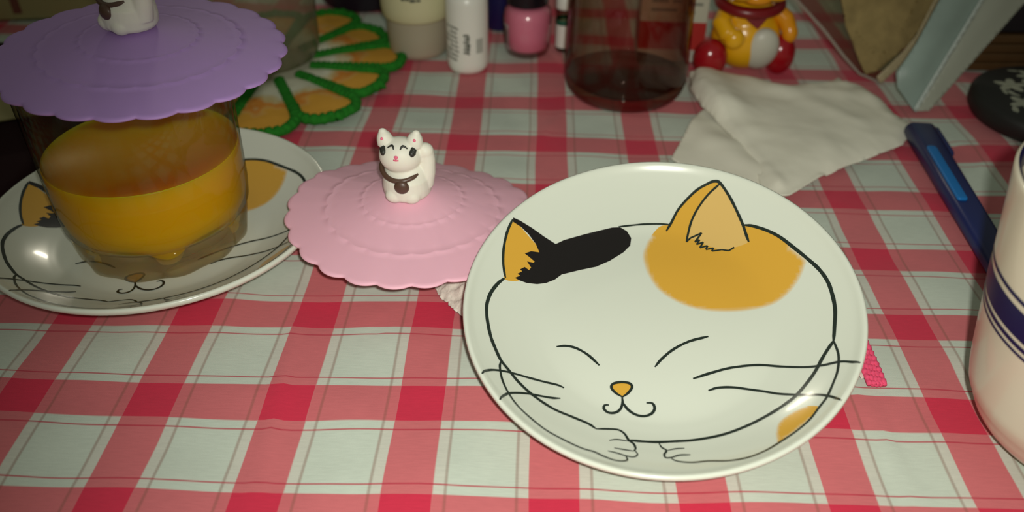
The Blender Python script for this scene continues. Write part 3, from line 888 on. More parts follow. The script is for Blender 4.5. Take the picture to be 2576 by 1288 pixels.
def cyl_print(parent, material, rad, items, name):
    """flat print on a round wall: items are (azimuth from straight ahead in degrees, z, width, height, slant)"""
    mb = MB()
    for az, z, w, h, sl in items:
        n = 4; v = []; f = []
        for i in range(n + 1):
            x = (i / n - .5) * w
            a = radians(az) + x / (rad(z) if callable(rad) else rad)
            for s in (-.5, .5):
                zz = z + s * h + sl * x
                r = (rad(zz) if callable(rad) else rad) + 0.00006
                v.append((r * sin(a), -r * cos(a), zz))
        for i in range(n): f.append((2 * i, 2 * i + 2, 2 * i + 3, 2 * i + 1))
        mb.add(v, f)
    return mb.build(name, material, parent)
cyl_print(cream, M_print, 0.0199, [(-14, .0372, .0022, .0016, 0), (-7, .0372, .0020, .0014, 0), (1, .0366, .0030, .0018, 0), (10, .0366, .0024, .0014, 0)], 'lid_print')

# ------------------------------------------------------------------ white bottle
M_whiteplastic = mat('white_plastic', (0.84, 0.85, 0.76), 0.3, spec=0.5, sss=0.1)
wb = empty('white_bottle', (-0.0251, 0.4410, 0.0), 'small white plastic bottle with tiny grey print, between the frosted jar and the pink polish', 'bottle')
MB().lathe([(0, 0.0004), (0.0075, 0), (0.0098, 0.0008), (0.0110, 0.0030), (0.0113, 0.006), (0.0113, 0.0385), (0.0108, 0.0415), (0.0090, 0.0440), (0.0062, 0.0452), (0.0060, 0.047), (0, 0.047)], 64).build('bottle_body', M_whiteplastic, wb)
MB().lathe([(0, 0.0468), (0.0075, 0.0468), (0.0078, 0.0475), (0.0072, 0.060), (0.006, 0.0612), (0, 0.0612)], 48).build('bottle_cap', M_whiteplastic, wb)
it = []
for k in range(8):
    z = 0.0272 - k * 0.0025
    for j in range(3):
        if random.random() < .9: it.append((-58 + j * 14 + random.uniform(-2, 2), z - j * .0003, random.uniform(.0018, .0030), .0012, -0.35))
cyl_print(wb, M_print2, 0.0113, it, 'small_print')
it = []
for k in range(6): it.append((1 + random.uniform(-2, 2), 0.0232 - k * 0.0019, random.uniform(.0022, .0032), .0012, 0.0)); it.append((6, 0.0223 - k * 0.0019, .0012, .0009, 0))
cyl_print(wb, M_print, 0.0113, it, 'dark_print')
it = []
for k in range(14): it.append((38, 0.0205 - k * 0.00058, .0042, .00032, 0))
cyl_print(wb, M_print2, 0.0113, it, 'bar_print')

# dark blue bottle in the gap behind
M_bluecap = mat('dark_blue_plastic', (0.012, 0.012, 0.085), 0.35)
bb = empty('dark_blue_bottle', (-0.0085, 0.502, 0.0), 'dark blue bottle half hidden behind the white bottle', 'bottle')
MB().lathe([(0, 0), (0.0082, 0), (0.0090, 0.001), (0.0090, 0.040), (0.007, 0.044), (0.0045, 0.046), (0.0045, 0.048), (0, 0.048)], 40).build('bottle_body', M_bluecap, bb)
MB().lathe([(0, 0.0478), (0.0062, 0.0478), (0.0060, 0.060), (0, 0.061)], 32).build('bottle_cap', M_bluecap, bb)

# ------------------------------------------------------------------ nail polish
M_polish = mat('pink_polish', (0.82, 0.25, 0.37), 0.25, spec=0.5, coat=0.6)
M_blackcap = mat('black_plastic', (0.010, 0.008, 0.012), 0.3)
M_bottleglass = thin_glass('bottle_glass', (0.97, 0.95, 0.94), (0.70, 0.50, 0.52), 0.03)
M_label = mat('pale_label', (0.50, 0.40, 0.40), 0.5)
np_ = empty('nail_polish', (0.0077, 0.4635, 0.0), 'bottle of pink nail polish with a black cap', 'nail polish')
MB().lathe([(0, 0.0), (0.0098, 0.0), (0.0118, 0.0012), (0.0128, 0.004), (0.0134, 0.012), (0.0137, 0.0215), (0.0128, 0.0262), (0.0105, 0.0285), (0.0070, 0.0296), (0.0070, 0.031)], 64).build('glass_bottle', M_bottleglass, np_)
MB().lathe([(0, 0.0030), (0.0105, 0.0032), (0.0122, 0.0052), (0.0131, 0.012), (0.01342, 0.0215), (0.0125, 0.0257), (0.0102, 0.0279), (0, 0.0281)], 64).build('pink_lacquer', M_polish, np_)
MB().lathe([(0, 0.0292), (0.0112, 0.0292), (0.0116, 0.0300), (0.0112, 0.040), (0.0095, 0.062), (0.0088, 0.064), (0, 0.064)], 64).build('screw_cap', M_blackcap, np_)
rz = lambda z: lerp_table(z, [(.004, .0128), (.012, .0134), (.0215, .0137)])
cyl_print(np_, M_label, rz, [(-62, .0118, .0050, .0150, 0)], 'label')
cyl_print(np_, M_print, lambda z: rz(z) + .00005, [(-68, .0125, .0022, .0110, 0), (-58, .006, .0012, .002, 0)], 'label_print')

# ------------------------------------------------------------------ small vial
M_vial = thin_glass('vial_glass', (0.72, 0.74, 0.62), (0.35, 0.36, 0.28), 0.03)
M_dgreen = mat('green_print', (0.012, 0.10, 0.055), 0.5)
M_lab = mat('white_label', (0.78, 0.79, 0.71), 0.5)
vial = empty('small_vial', (0.0287, 0.4675, 0.0), 'slim sample vial with a white label and green band, beside the nail polish', 'vial')
MB().lathe([(0, 0), (0.0040, 0), (0.0047, 0.0008), (0.0048, 0.0022), (0.0048, 0.0252), (0.0040, 0.0262)], 32).build('glass_tube', M_vial, vial)
MB().lathe([(0.00492, 0.0026), (0.00492, 0.0158)], 32).build('label', M_lab, vial)
MB().lathe([(0.00495, 0.0162), (0.00495, 0.0188)], 32).build('green_band', M_dgreen, vial)
MB().lathe([(0, 0.0248), (0.0050, 0.0248), (0.0052, 0.0255), (0.0050, 0.036), (0, 0.037)], 32).build('cap', M_lab, vial)
cyl_print(vial, M_print2, 0.00495, [(30, .0148 - k * .0022, .0020, .0010, 0) for k in range(6)], 'label_print')

# ------------------------------------------------------------------ empty tumbler, brown glass
M_amber = thin_glass('amber_glass', (0.93, 0.86, 0.82), (0.62, 0.38, 0.29), 0.04)
M_tea = mat('tea_rest', (0.26, 0.085, 0.045), 0.3, spec=0.5)
tb = M_tea.node_tree.nodes['Principled BSDF']; tb.inputs['Alpha'].default_value = 0.10
M_amberbase = thin_glass('amber_glass_base', (0.90, 0.80, 0.75), (0.50, 0.28, 0.21), 0.04)
amb = empty('amber_glass', (0.0585, 0.4158, 0.0), 'empty brown-tinted glass standing behind the main plate and left of the yellow toy', 'glass')
MB().lathe([(0.0300, 0.0035), (0.0318, 0.0085), (0.0320, 0.016), (0.0312, 0.045), (0.0306, 0.078), (0.0302, 0.0786), (0.0296, 0.078), (0.0300, 0.045), (0.0308, 0.016), (0.0300, 0.0095)], 96).build('glass_wall', M_amber, amb)
MB().lathe([(0.0, 0.0012), (0.020, 0.0012), (0.024, 0.0), (0.0282, 0.0006), (0.0305, 0.0040), (0.0318, 0.0085), (0.0302, 0.0092), (0.026, 0.0062), (0, 0.0058)], 96).build('glass_base', M_amberbase, amb)
MB().lathe([(0, 0.0064), (0.0262, 0.0066), (0.0296, 0.0094), (0.0280, 0.0096), (0.0, 0.0092)], 64).build('tea_rest', M_tea, amb)

# ------------------------------------------------------------------ red and white carton between glass and toy
def carton_material():
    m = mat('carton_print', (0.6, 0.6, 0.5), 0.5); nt = m.node_tree; b = nt.nodes['Principled BSDF']
    tc = nt.nodes.new('ShaderNodeTexCoord'); sp_ = nt.nodes.new('ShaderNodeSeparateXYZ'); nt.links.new(tc.outputs['Object'], sp_.inputs[0])
    mr = nt.nodes.new('ShaderNodeMath'); mr.operation = 'MULTIPLY'; mr.inputs[1].default_value = 1 / 0.06; nt.links.new(sp_.outputs[2], mr.inputs[0])
    r = nt.nodes.new('ShaderNodeValToRGB'); r.color_ramp.interpolation = 'CONSTANT'; e = r.color_ramp.elements
    e[0].position = 0; e[0].color = (0.52, 0.52, 0.44, 1); e[1].position = 0.118; e[1].color = (0.44, 0.022, 0.016, 1)
    q = e.new(0.385); q.color = (0.54, 0.54, 0.42, 1)
    nt.links.new(mr.outputs[0], r.inputs[0]); nt.links.new(r.outputs[0], b.inputs['Base Color'])
    return m
carton = empty('striped_carton', (0.0875, 0.464, 0.0), 'white carton with a broad red band, behind the brown glass', 'carton', (0, 0, radians(-4)))
bevel(MB().box((-0.0175, -0.0125, 0), (0.0190, 0.0125, 0.052)).build('carton_body', carton_material(), carton, False), 0.0006, 2)
pm = MB()
for a, b, z in ((-.012, -.003, .034), (-.001, .004, .034), (.0080, .0155, .0325), (-.012, .002, .029), (.0065, .0118, .0278)):
    pm.box((a, -0.01262, z), (b, -0.0125, z + .0017))
pm.build('carton_print', M_print2, carton, False)

# ------------------------------------------------------------------ yellow toy
M_yel = mat('yellow_plastic', (0.84, 0.43, 0.008), 0.22, spec=0.5, coat=0.3)
M_org = mat('orange_plastic', (0.80, 0.31, 0.008), 0.25, spec=0.5)
M_redp = mat('red_plastic', (0.34, 0.006, 0.012), 0.2, spec=0.5, coat=0.3)
M_wine = mat('dark_red_plastic', (0.20, 0.008, 0.012), 0.3)
M_belly = mat('pale_belly', (0.60, 0.59, 0.50), 0.4)
toy = empty('yellow_toy', (0.1265, 0.4465, 0.0), 'yellow plastic toy animal with a dark red neckerchief and red feet behind the napkin', 'toy')
b_ = MB(); b_.ball((0.0, 0.0, 0.0178), (0.0186, 0.0165, 0.0178), 36, 24); b_.ball((-0.001, 0.0, 0.030), (0.0150, 0.0130, 0.0110), 30, 18)
tb_ = b_.build('torso', M_yel, toy)
rm_ = tb_.modifiers.new('remesh', 'REMESH'); rm_.mode = 'VOXEL'; rm_.voxel_size = 0.0008; rm_.use_smooth_shade = True
s_ = tb_.modifiers.new('smooth', 'SMOOTH'); s_.iterations = 10
MB().ball((0.0062, -0.0110, 0.0150), (0.0098, 0.0066, 0.0130), 30, 20, Matrix.Rotation(radians(18), 3, 'X')).build('belly', M_belly, toy)
def limb(pts, rad, hand, hr, mm):
    l = MB().tube(pts, rad, 16); l.ball(pts[0], rad[0], 16, 10); l.ball(hand, hr, 18, 12)
    o = l.build('arm', mm, toy)
    r = o.modifiers.new('remesh', 'REMESH'); r.mode = 'VOXEL'; r.voxel_size = 0.0006; r.use_smooth_shade = True
    s = o.modifiers.new('smooth', 'SMOOTH'); s.iterations = 6
limb([(-0.0130, -0.004, 0.0335), (-0.0165, -0.010, 0.0290), (-0.0130, -0.0155, 0.0240)], [0.0046, 0.0052, 0.0050], (-0.0100, -0.0165, 0.0225), (0.0056, 0.0046, 0.0056), M_yel)
limb([(0.0135, -0.003, 0.0335), (0.0185, -0.005, 0.0295), (0.0208, -0.006, 0.0250)], [0.0042, 0.0046, 0.0044], (0.0215, -0.0075, 0.0222), (0.0042, 0.0042, 0.0056), M_org)
for cx, cy, cz, rx, ry, rz_ in ((-0.0205, -0.0130, 0.0105, 0.0092, 0.0080, 0.0105), (0.0188, -0.0060, 0.0100, 0.0082, 0.0080, 0.0112)):
    MB().ball((cx, cy, cz), (rx, ry, rz_), 28, 18).build('foot', M_redp, toy)
MB().tube([(0.0160 * cos(a) - .001, 0.0145 * sin(a) - .001, 0.0372 + 0.0012 * sin(a)) for a in [2 * pi * k / 40 for k in range(41)]], 0.0030, 12, False).build('neckerchief', M_wine, toy)
nk = bpy.data.objects['neckerchief']
n2 = MB(); A = [(-0.0110, -0.0130, 0.0365), (0.0090, -0.0140, 0.0365), (0.0010, -0.0178, 0.0280)]
n2.add([A[0], A[1], A[2], (A[0][0], A[0][1] + .002, A[0][2]), (A[1][0], A[1][1] + .002, A[1][2]), (A[2][0], A[2][1] + .003, A[2][2])], [(0, 2, 1), (3, 4, 5), (0, 1, 4, 3), (1, 2, 5, 4), (2, 0, 3, 5)])
bevel(n2.build('kerchief_point', M_wine, nk, False), 0.0006, 2)
hd = MB(); hd.ball((-0.0025, -0.003, 0.0570), (0.0225, 0.0185, 0.0180), 36, 24)
head = hd.build('head', M_yel, toy)
MB().ball((-0.0100, -0.0165, 0.0500), (0.0092, 0.0075, 0.0068), 24, 16).build('muzzle', M_yel, head)
MB().ball((0.0068, -0.0165, 0.0500), (0.0092, 0.0075, 0.0068), 24, 16).build('muzzle', M_yel, head)
MB().ball((-0.0015, -0.0150, 0.0450), (0.0085, 0.0070, 0.0042), 24, 14).build('chin', M_org, head)
MB().ball((-0.0015, -0.0235, 0.0560), (0.0030, 0.0022, 0.0022), 16, 10).build('nose', M_blackcap, head)
for s in (-1, 1):
    MB().ball((-0.0025 + s * 0.008, -0.0185, 0.0635), (0.0018, 0.0014, 0.0026), 14, 10).build('eye', M_blackcap, head)
    MB().ball((-0.0025 + s * 0.0150, 0.0, 0.0730), (0.0062, 0.0036, 0.0066), 20, 14).build('ear', M_yel, head)

# ------------------------------------------------------------------ crumpled paper napkin
M_paper = mat('napkin_paper', (0.82, 0.80, 0.67), 0.95, bump=0.25, bscale=1500, var=0.04, vscale=90, spec=0.1)
def sheet(name, poly, hfun, step, parent, material, thick=0.0003, jitter=0.0):
    B = []
    for a, b in zip(poly, poly[1:] + poly[:1]):
        L = hypot(b[0] - a[0], b[1] - a[1]); n = max(1, int(L / step))
        for k in range(n):
            t = k / n; x = a[0] + (b[0] - a[0]) * t; y = a[1] + (b[1] - a[1]) * t
            B.append(Vector((x + jitter * noise.noise((x * 500, y * 500, 1)), y + jitter * noise.noise((x * 500, y * 500, 4)))))
    n = len(B); V = list(B)
    def inside(p):
        c = False
        for i in range(n):
            a = B[i]; b = B[(i + 1) % n]
            if (a.y > p.y) != (b.y > p.y) and p.x < (b.x - a.x) * (p.y - a.y) / (b.y - a.y) + a.x: c = not c
        return c
    y = min(p.y for p in B)
    while y < max(p.y for p in B):
        x = min(p.x for p in B)
        while x < max(p.x for p in B):
            p = Vector((x + step * .2 * random.random(), y + step * .2 * random.random()))
            if inside(p): V.append(p)
            x += step
        y += step
    vv, ee, ff, *_ = delaunay_2d_cdt(V, [(i, (i + 1) % n) for i in range(n)], [], 1, 1e-7)
    fl = []
    for q in ff:
        a, b, c = (vv[i] for i in q[:3])
        if (b.x - a.x) * (c.y - a.y) - (b.y - a.y) * (c.x - a.x) < 0: q = q[::-1]
        fl.append(tuple(q))
    vs = [(p.x, p.y, hfun(p.x, p.y)) for p in vv]
    o = finish(name, vs, fl, material, parent)
    sd = o.modifiers.new('solidify', 'SOLIDIFY'); sd.thickness = thick; sd.offset = 1
    return o
napkin = empty('paper_napkin', (0.135, 0.375, 0.0), 'crumpled off-white paper napkin folded in two behind the main plate', 'napkin')
NX, NY = 0.135, 0.375
def seg_d(x, y, a, b):
    return point_seg(Vector((x, y)), Vector(a), Vector(b))
NAP_U = [(95.2, 424.5), (103.2, 431.7), (111, 431.6), (119.5, 429.4), (139.7, 415.5), (159.4, 418.8), (166, 420.5), (172.0, 423.9), (175.4, 428.0), (177.2, 422.0), (185.3, 414.4), (189.7, 404.2), (190.6, 387.2), (196.9, 372.2), (183.5, 354.9), (165.4, 342.7), (149.8, 333.5), (133.9, 321.3), (118, 307.1), (106.0, 306.0), (109.5, 333.6), (106.5, 352), (100.8, 372.0), (94.5, 390.3), (92.1, 408.5)]
NAP_L = [(72.6, 340.8), (80, 358), (88.0, 376.5), (93.0, 386.0), (97.5, 391.5), (112, 385), (120.0, 357.1), (117.0, 312.0), (104, 300), (85, 318)]
U0 = [((x - 135) / 1000, (y - 375) / 1000) for x, y in NAP_U]
L0 = [((x - 135) / 1000, (y - 375) / 1000) for x, y in NAP_L]
def nap_low(x, y):
    h = 0.0006 + 0.0022 * exp(-(seg_d(x, y, (-0.050, 0.0), (-0.020, -0.055)) / 0.009) ** 2)
    h += 0.0010 * noise.noise((x * 70, y * 70, 2.0)) + 0.0009
    return max(0.0003, h)
FOLDS = [((-0.038, 0.030), (-0.020, -0.060), 0.0016, 0.0026), ((-0.010, 0.045), (0.030, -0.005), 0.0018, 0.006), ((0.0, 0.030), (0.055, 0.020), 0.0022, 0.007),
         ((-0.030, 0.050), (-0.022, -0.010), 0.0018, 0.007), ((0.010, -0.010), (0.010, -0.050), 0.0010, 0.005), ((0.02, 0.035), (0.048, 0.040), 0.0016, 0.004), ((0.045, 0.028), (0.050, 0.005), 0.0018, 0.004)]
def nap_up(x, y):
    d = min(seg_d(x, y, a, b) for a, b in zip(U0, U0[1:] + U0[:1]))
    # rolled fold along the left side, loose layers elsewhere
    roll = seg_d(x, y, (-0.0395, 0.046), (-0.0335, 0.012))
    h = 0.0022 + 0.0040 * (1 - exp(-d / 0.006)) + 0.0055 * exp(-(roll / 0.011) ** 2) * min(1, d / 0.004 + .35)
    for a, b, k, w in FOLDS:
        q = seg_d(x, y, a, b); h += 0.62 * k * exp(-(q / w) ** 2) * min(1, d / .004 + .2)
    h += 0.0006 * noise.noise((x * 55, y * 75, 7.0)) + 0.00015 * noise.noise((x * 220, y * 200, 3.0))
    if y < -0.05: h = max(h, 0.0035)
    # right tip lies on the cloth
    tip = max(0, (x - 0.035) / 0.027); h -= 0.0016 * tip
    return max(0.0016, h)
sheet('lower_layer', L0, nap_low, 0.0016, napkin, M_paper, 0.0004)
sheet('upper_layer', U0, nap_up, 0.0016, napkin, M_paper, 0.0004, 0.0004)
# the rolled left edge of the fold
rp = []
for k in range(30):
    t = k / 29
    x = -0.0405 + 0.0010 * sin(t * 3) + 0.0035 * t ** 2; y = 0.0505 - 0.040 * t
    rp.append((x + 0.0015, y, 0.0045 - 0.0008 * t))
MB().tube(rp, [0.0032 * (0.55 + 0.45 * sin(pi * min(1, .1 + k / 29 * .9))) for k in range(30)], 16).build('rolled_fold', M_paper, napkin)

# ------------------------------------------------------------------ blue pen
M_penblue = mat('dark_blue_pen', (0.012, 0.020, 0.105), 0.35, spec=0.5)
M_penlight = mat('bright_blue_strip', (0.008, 0.17, 0.50), 0.4, spec=0.4)
pen = empty('blue_pen', (0.1948, 0.3668, 0.0), 'dark blue slim pen with a bright blue strip, left of the mug', 'pen', (0, 0, radians(-95)))
# built along +X; width in Y, height in Z
def capsule_box(x0, x1, w, h, z0, r, n=8, taper=1.0):
    pts = []
    for k in range(4 * n):
        a = 2 * pi * k / (4 * n) + pi / (4 * n)
        c, s = cos(a), sin(a)
        pts.append(((w / 2 - r) * (1 if c > 0 else -1) + r * c, (h / 2 - r) * (1 if s > 0 else -1) + r * s + h / 2 + z0))
    mb = MB(); v = []; f = []; N = len(pts)
    xs = [(x0, .55), (x0 + .0008, .85), (x0 + .0022, 1.0), ((x0 + x1) / 2, (1 + taper) / 2), (x1 - .0015, taper), (x1 - .0004, taper * .88), (x1, taper * .6)]
    for x, k in xs:
        for y, z in pts: v.append((x, y * k, (z - h / 2 - z0) * k + h / 2 + z0))
    for i in range(len(xs) - 1):
        for k in range(N):
            k2 = (k + 1) % N; f.append((i * N + k, i * N + k2, (i + 1) * N + k2, (i + 1) * N + k))
    f.append(tuple(range(N))[::-1]); f.append(tuple((len(xs) - 1) * N + k for k in range(N)))
    return mb.add(v, f)
capsule_box(0.0, 0.120, 0.0140, 0.0085, 0.0, 0.0036, taper=0.80).build('barrel', M_penblue, pen)
capsule_box(0.0250, 0.0700, 0.0044, 0.0016, 0.0077, 0.0007).build('strip', M_penlight, pen)
capsule_box(0.0015, 0.0270, 0.0030, 0.0060, 0.0012, 0.0012).build('clip', M_penblue, pen)
for ob in pen.children:
    if ob.name.startswith('clip'): ob.location.y = 0.0068
    if ob.name.startswith('strip'): ob.location.y = -0.0026

# ------------------------------------------------------------------ plastic pouches leaning at the back right
M_film = thin_glass('clear_film', (0.86, 0.83, 0.76), (0.6, 0.55, 0.5), 0.25, 0.7)
M_seal = mat('film_edge', (0.42, 0.36, 0.30), 0.35, spec=0.5)
M_seal.node_tree.nodes['Principled BSDF'].inputs['Alpha'].default_value = 0.6
M_powder = mat('brown_powder', (0.30, 0.225, 0.095), 0.9, bump=0.8, bscale=500, var=0.40, vscale=140, spec=0.1)
M_strip = mat('beige_seal_strip', (0.44, 0.37, 0.22), 0.5)
M_pouch = mat('pale_blue_pouch', (0.27, 0.35, 0.31), 0.4, bump=0.3, bscale=120, var=0.25, vscale=35, spec=0.5)
M_pouch2 = mat('grey_white_pouch', (0.36, 0.38, 0.31), 0.4, bump=0.3, bscale=120, var=0.10, vscale=35, spec=0.5)
def grid_sheet(name, o, U, V, poly, hf, material, parent, step=0.002, thick=0.00025):
    """flat-ish film in the plane o + a*U + b*V, bulging by hf(a, b)"""
    Nn = Vector(U).cross(Vector(V)).normalized()
    if Nn.y > 0: Nn = -Nn
    sh = sheet(name, poly, lambda x, y: 0.0, step, parent, material, thick)
    for w in sh.data.vertices:
        a, b = w.co.x, w.co.y
        w.co = Vector(o) + Vector(U) * a + Vector(V) * b + Nn * hf(a, b)
    sh.data.update()
    return sh
T1 = radians(66)
U1 = Vector((1, 0, 0)); V1 = Vector((0, cos(T1), sin(T1)))
bag = empty('clear_pouch', (0.197, 0.425, 0.0), 'clear plastic pouch of brown powder standing on one corner behind the napkin', 'pouch')
Z0 = Vector((0, 0, 0.0008))
FILM = [(-.0007, -.0003), (-.0121, .0043), (-.0212, .0131), (-.0331, .0266), (-.05, .043), (-.0566, .0493), (-.0400, .0720), (.0300, .0780), (.0383, .0596), (.0273, .0436), (.0197, .0238), (.0136, .0134), (.001, -.0002)]
POWD = [(-.0219, .029), (-.0178, .0218), (-.0128, .0116), (-.0084, .0045), (-.0037, .0058), (.0037, .0123), (.0128, .0206), (.0205, .0334), (.025, .0435), (.0310, .0576), (.0255, .0700), (-.0358, .0665), (-.0296, .0511), (-.0261, .0431)]
STRP = [(-.0028, .0033), (.0002, -.0003), (.0136, .0134), (.0197, .0238), (.0273, .0436), (.0383, .0596), (.0332, .0586), (.0235, .0435), (.0161, .0252), (.0091, .0159)]
EDGE = [(-.0007, -.0003), (-.0121, .0043), (-.0212, .0131), (-.0331, .0266), (-.05, .043), (-.0566, .0493), (-.0551, .0505), (-.0490, .0442), (-.0320, .0278), (-.0201, .0142), (-.0114, .0055), (-.0006, .0012)]
def film_bulge(k):
    return lambda x, y: k * max(0, min(1, min(seg_d(x, y, p, q) for p, q in zip(FILM, FILM[1:] + FILM[:1])) / 0.012))
def ff_(k): return lambda x, y: film_bulge(k)(x, y)
grid_sheet('front_film', Z0, U1, V1, FILM, ff_(.0035), M_film, bag)
grid_sheet('back_film', Z0 + Vector((0, .0008, 0)), U1, V1, FILM, ff_(-.0030), M_film, bag)
grid_sheet('brown_powder', Z0, U1, V1, POWD, lambda x, y: film_bulge(.0026)(x, y) - 0.0004, M_powder, bag, 0.002, 0.0016)
grid_sheet('seal_strip', Z0 + Vector((0, -.0010, 0)), U1, V1, STRP, lambda x, y: 0.0003 + film_bulge(.0028)(x, y), M_strip, bag, 0.002, 0.0003)
grid_sheet('film_edge', Z0 + Vector((0, -.0010, 0)), U1, V1, EDGE, lambda x, y: 0.0004, M_seal, bag, 0.002, 0.0003)

bag2 = empty('pale_blue_pouch', (0.2062, 0.3925, 0.0), 'pale bluish-white foil pouch leaning in front of the clear pouch', 'pouch')
T2 = radians(62)
U2 = Vector((1, 0, 0)); V2 = Vector((0, cos(T2), sin(T2)))
OB = Vector((0.2033 - 0.2062, 0.3910 - 0.3925, 0.0006))
F2 = [(0, 0), (-.010, .0122), (-.0115, .0191), (-.0027, .0338), (.0133, .0674), (.030, .100), (.054, .100), (.0359, .0676)]
R2 = [(0, 0), (.0071, .0003), (.0504, .0538), (.0616, .0682), (.086, .100), (.054, .100), (.0364, .0680)]
def bulge(px, py, qx, qy, h, w):
    return lambda a, b: h * exp(-(seg_d(a, b, (px, py), (qx, qy)) / w) ** 2)
grid_sheet('front_panel', OB, U2, V2, F2, bulge(-.003, .020, .034, .090, .0030, .008), M_pouch, bag2)
grid_sheet('rear_panel', OB + Vector((.0006, .0010, 0)), U2, V2, R2, bulge(.006, .012, .062, .090, .0016, .007), M_pouch2, bag2)
grid_sheet('fold_edge', OB + Vector((0, -.0006, .0002)), U2, V2, [(0, 0), (.0359, .0676), (.054, .100), (.0518, .100), (.0340, .0680), (-.0012, .002)], lambda a, b: 0.0006, mat('pouch_edge', (0.46, 0.52, 0.48), 0.4), bag2, 0.002, 0.0003)

# ------------------------------------------------------------------ slatted wooden box, black box and floral tin at the right
M_slat = mat('brown_slat', (0.095, 0.046, 0.012), 0.6, var=0.45, vscale=60)
M_boxblack = mat('black_card', (0.012, 0.009, 0.013), 0.5)
M_greycard = mat('grey_card', (0.15, 0.15, 0.12), 0.6)
crate = empty('slatted_box', (0.298, 0.4420, 0.0), 'low brown wooden box with horizontal slats behind the floral tin', 'box')
for k in range(4):
    z = 0.0004 + k * 0.0053
    bevel(MB().box((-0.052, 0.0, z), (0.058, 0.0022, z + 0.0045)).build('slat', M_slat, crate, False), 0.0007, 2)
MB().box((-0.050, 0.0024, 0.0), (0.056, 0.0500, 0.0205)).build('box_body', M_slat, crate, False)
blk = empty('black_box', (0.300, 0.462, 0.0216), 'flat black box lying on the brown slatted box', 'box')
bevel(MB().box((-0.046, -0.018, 0), (0.052, 0.026, 0.0160)).build('box_body', M_boxblack, blk, False), 0.001, 2)
grb = tag(bevel(MB().box((-0.030, -0.012, 0), (0.046, 0.022, 0.020)).build('grey_carton', M_greycard, None, False), 0.001, 2), 'small grey carton on top of the black box', 'carton')
grb.location = (0.302, 0.464, 0.0378)

M_tin = mat('black_tin', (0.012, 0.012, 0.011), 0.55)
M_floral = mat('floral_print', (0.34, 0.35, 0.27), 0.6, var=0.35, vscale=300)
tin = empty('floral_tin', (0.2700, 0.3860, 0.0), 'round black tin with a pale floral print, behind the mug', 'tin')
MB().lathe([(0, 0), (0.0350, 0), (0.0385, 0.0012), (0.0400, 0.004), (0.0400, 0.0085), (0.0392, 0.0105), (0.0370, 0.0118), (0.0, 0.0136)], 80).build('tin_body', M_tin, tin)
fl = MB()
def blob(cx, cy, rx, ry, rot):
    n = 10; v = [(cx, cy)]
    for k in range(n):
        a = 2 * pi * k / n; x = rx * cos(a); y = ry * sin(a)
        v.append((cx + x * cos(rot) - y * sin(rot), cy + x * sin(rot) + y * cos(rot)))
    zz = lambda x, y: 0.0136 - 0.0018 * min(1, hypot(x, y) / 0.037) + 0.00012
    fl.add([(x, y, zz(x, y)) for x, y in v], [(0, 1 + k, 1 + (k + 1) % n) for k in range(n)])
for cx, cy in ((-0.019, 0.012), (-0.006, -0.010), (0.012, 0.012), (0.014, -0.014), (-0.021, -0.008), (0.026, 0.0), (-0.003, 0.023), (-0.010, -0.025), (0.003, 0.004)):
    for k in range(5):
        a = 2 * pi * k / 5 + cx * 200
        blob(cx + 0.0042 * cos(a), cy + 0.0042 * sin(a), 0.0040, 0.0022, a)
    for k in range(3):
        a = random.uniform(0, 6.28); blob(cx + 0.0095 * cos(a), cy + 0.0095 * sin(a), 0.0030, 0.0011, a + .6)
fl.build('floral_print', M_floral, tin)

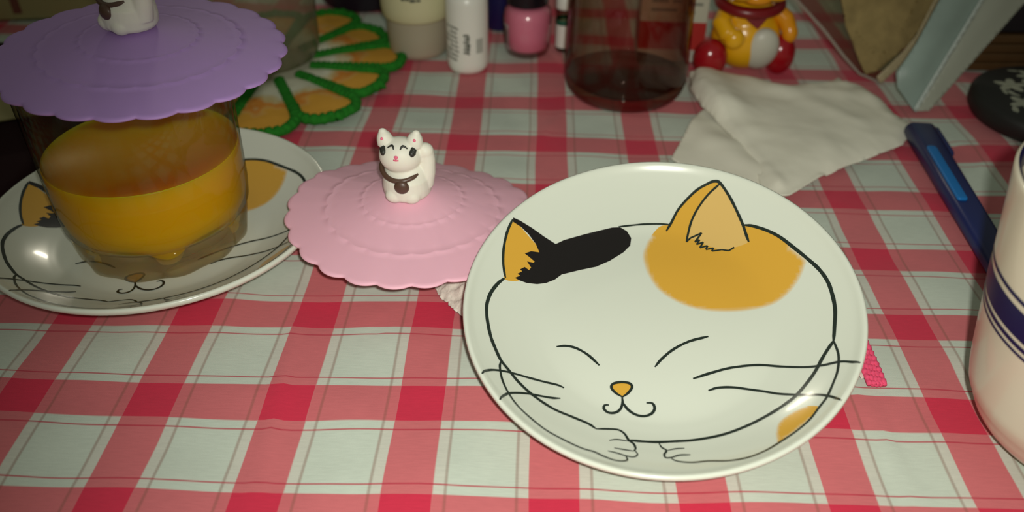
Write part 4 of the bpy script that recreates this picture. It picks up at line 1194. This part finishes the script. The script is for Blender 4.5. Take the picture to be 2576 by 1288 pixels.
# ------------------------------------------------------------------ dark things at the back left
M_pouchdark = mat('dark_maroon_cloth', (0.020, 0.008, 0.009), 0.9, bump=0.4, bscale=300, spec=0.1)
purse = empty('dark_pouch', (-0.282, 0.3725, 0.0), 'very dark maroon cloth pouch lying flat to the left of the juice glass', 'pouch', (0, 0, radians(-4)))
pb = MB().box((-0.085, -0.074, 0), (0.078, 0.078, 0.010)).build('pouch_body', M_pouchdark, purse, True)
bv = pb.modifiers.new('bevel', 'BEVEL'); bv.width = 0.004; bv.segments = 4
MB().tube([(-0.080, -0.0742, 0.0052), (0.073, -0.0742, 0.0052)], 0.0009, 8).build('zipper', M_blackcap, purse)
M_creamcard = mat('cream_card', (0.42, 0.38, 0.17), 0.6, var=0.08, vscale=30)
M_redprint = mat('brown_red_print', (0.20, 0.06, 0.04), 0.6)
card = empty('cream_packet', (-0.2295, 0.360, 0.0100), 'cream coloured paper packet leaning on the dark pouch, left of the juice glass', 'packet', (radians(-20), 0, radians(24)))
bevel(MB().box((-0.040, -0.0030, 0.0), (0.014, 0.0030, 0.026)).build('packet_body', M_creamcard, card, False), 0.0012, 3)
MB().box((-0.030, -0.00315, 0.006), (-0.026, -0.0030, 0.022)).build('packet_print', M_redprint, card, False)
box2 = empty('cream_carton', (-0.272, 0.525, 0.0), 'pale yellow carton standing at the back behind the lilac lid', 'carton', (0, 0, radians(8)))
bevel(MB().box((-0.050, -0.015, 0), (0.045, 0.015, 0.060)).build('carton_body', M_creamcard, box2, False), 0.001, 2)
MB().box((-0.036, -0.01515, 0.004), (-0.031, -0.0150, 0.056)).build('carton_print', M_redprint, box2, False)
bot = empty('dark_green_bottle', (-0.356, 0.520, 0.0), 'very dark green bottle at the far back left corner', 'bottle')
M_dkgreen = mat('dark_green_plastic', (0.016, 0.017, 0.006), 0.35)
MB().lathe([(0, 0), (0.026, 0), (0.029, 0.003), (0.029, 0.055), (0.020, 0.066), (0.010, 0.070), (0.010, 0.075), (0, 0.075)], 48).build('bottle_body', M_dkgreen, bot)
MB().lathe([(0, 0.0748), (0.012, 0.0748), (0.012, 0.088), (0, 0.089)], 32).build('bottle_cap', M_blackcap, bot)
nb_ = empty('dark_bottle', (-0.098, 0.545, 0.0), 'squat near-black bottle standing behind the flower doily', 'bottle')
MB().lathe([(0, 0), (0.023, 0), (0.026, 0.003), (0.026, 0.040), (0.018, 0.048), (0.010, 0.050), (0.010, 0.055), (0, 0.055)], 48).build('bottle_body', mat('near_black_plastic', (0.016, 0.010, 0.018), 0.5), nb_)
MB().lathe([(0, 0.0548), (0.013, 0.0548), (0.013, 0.068), (0, 0.069)], 32).build('bottle_cap', M_blackcap, nb_)
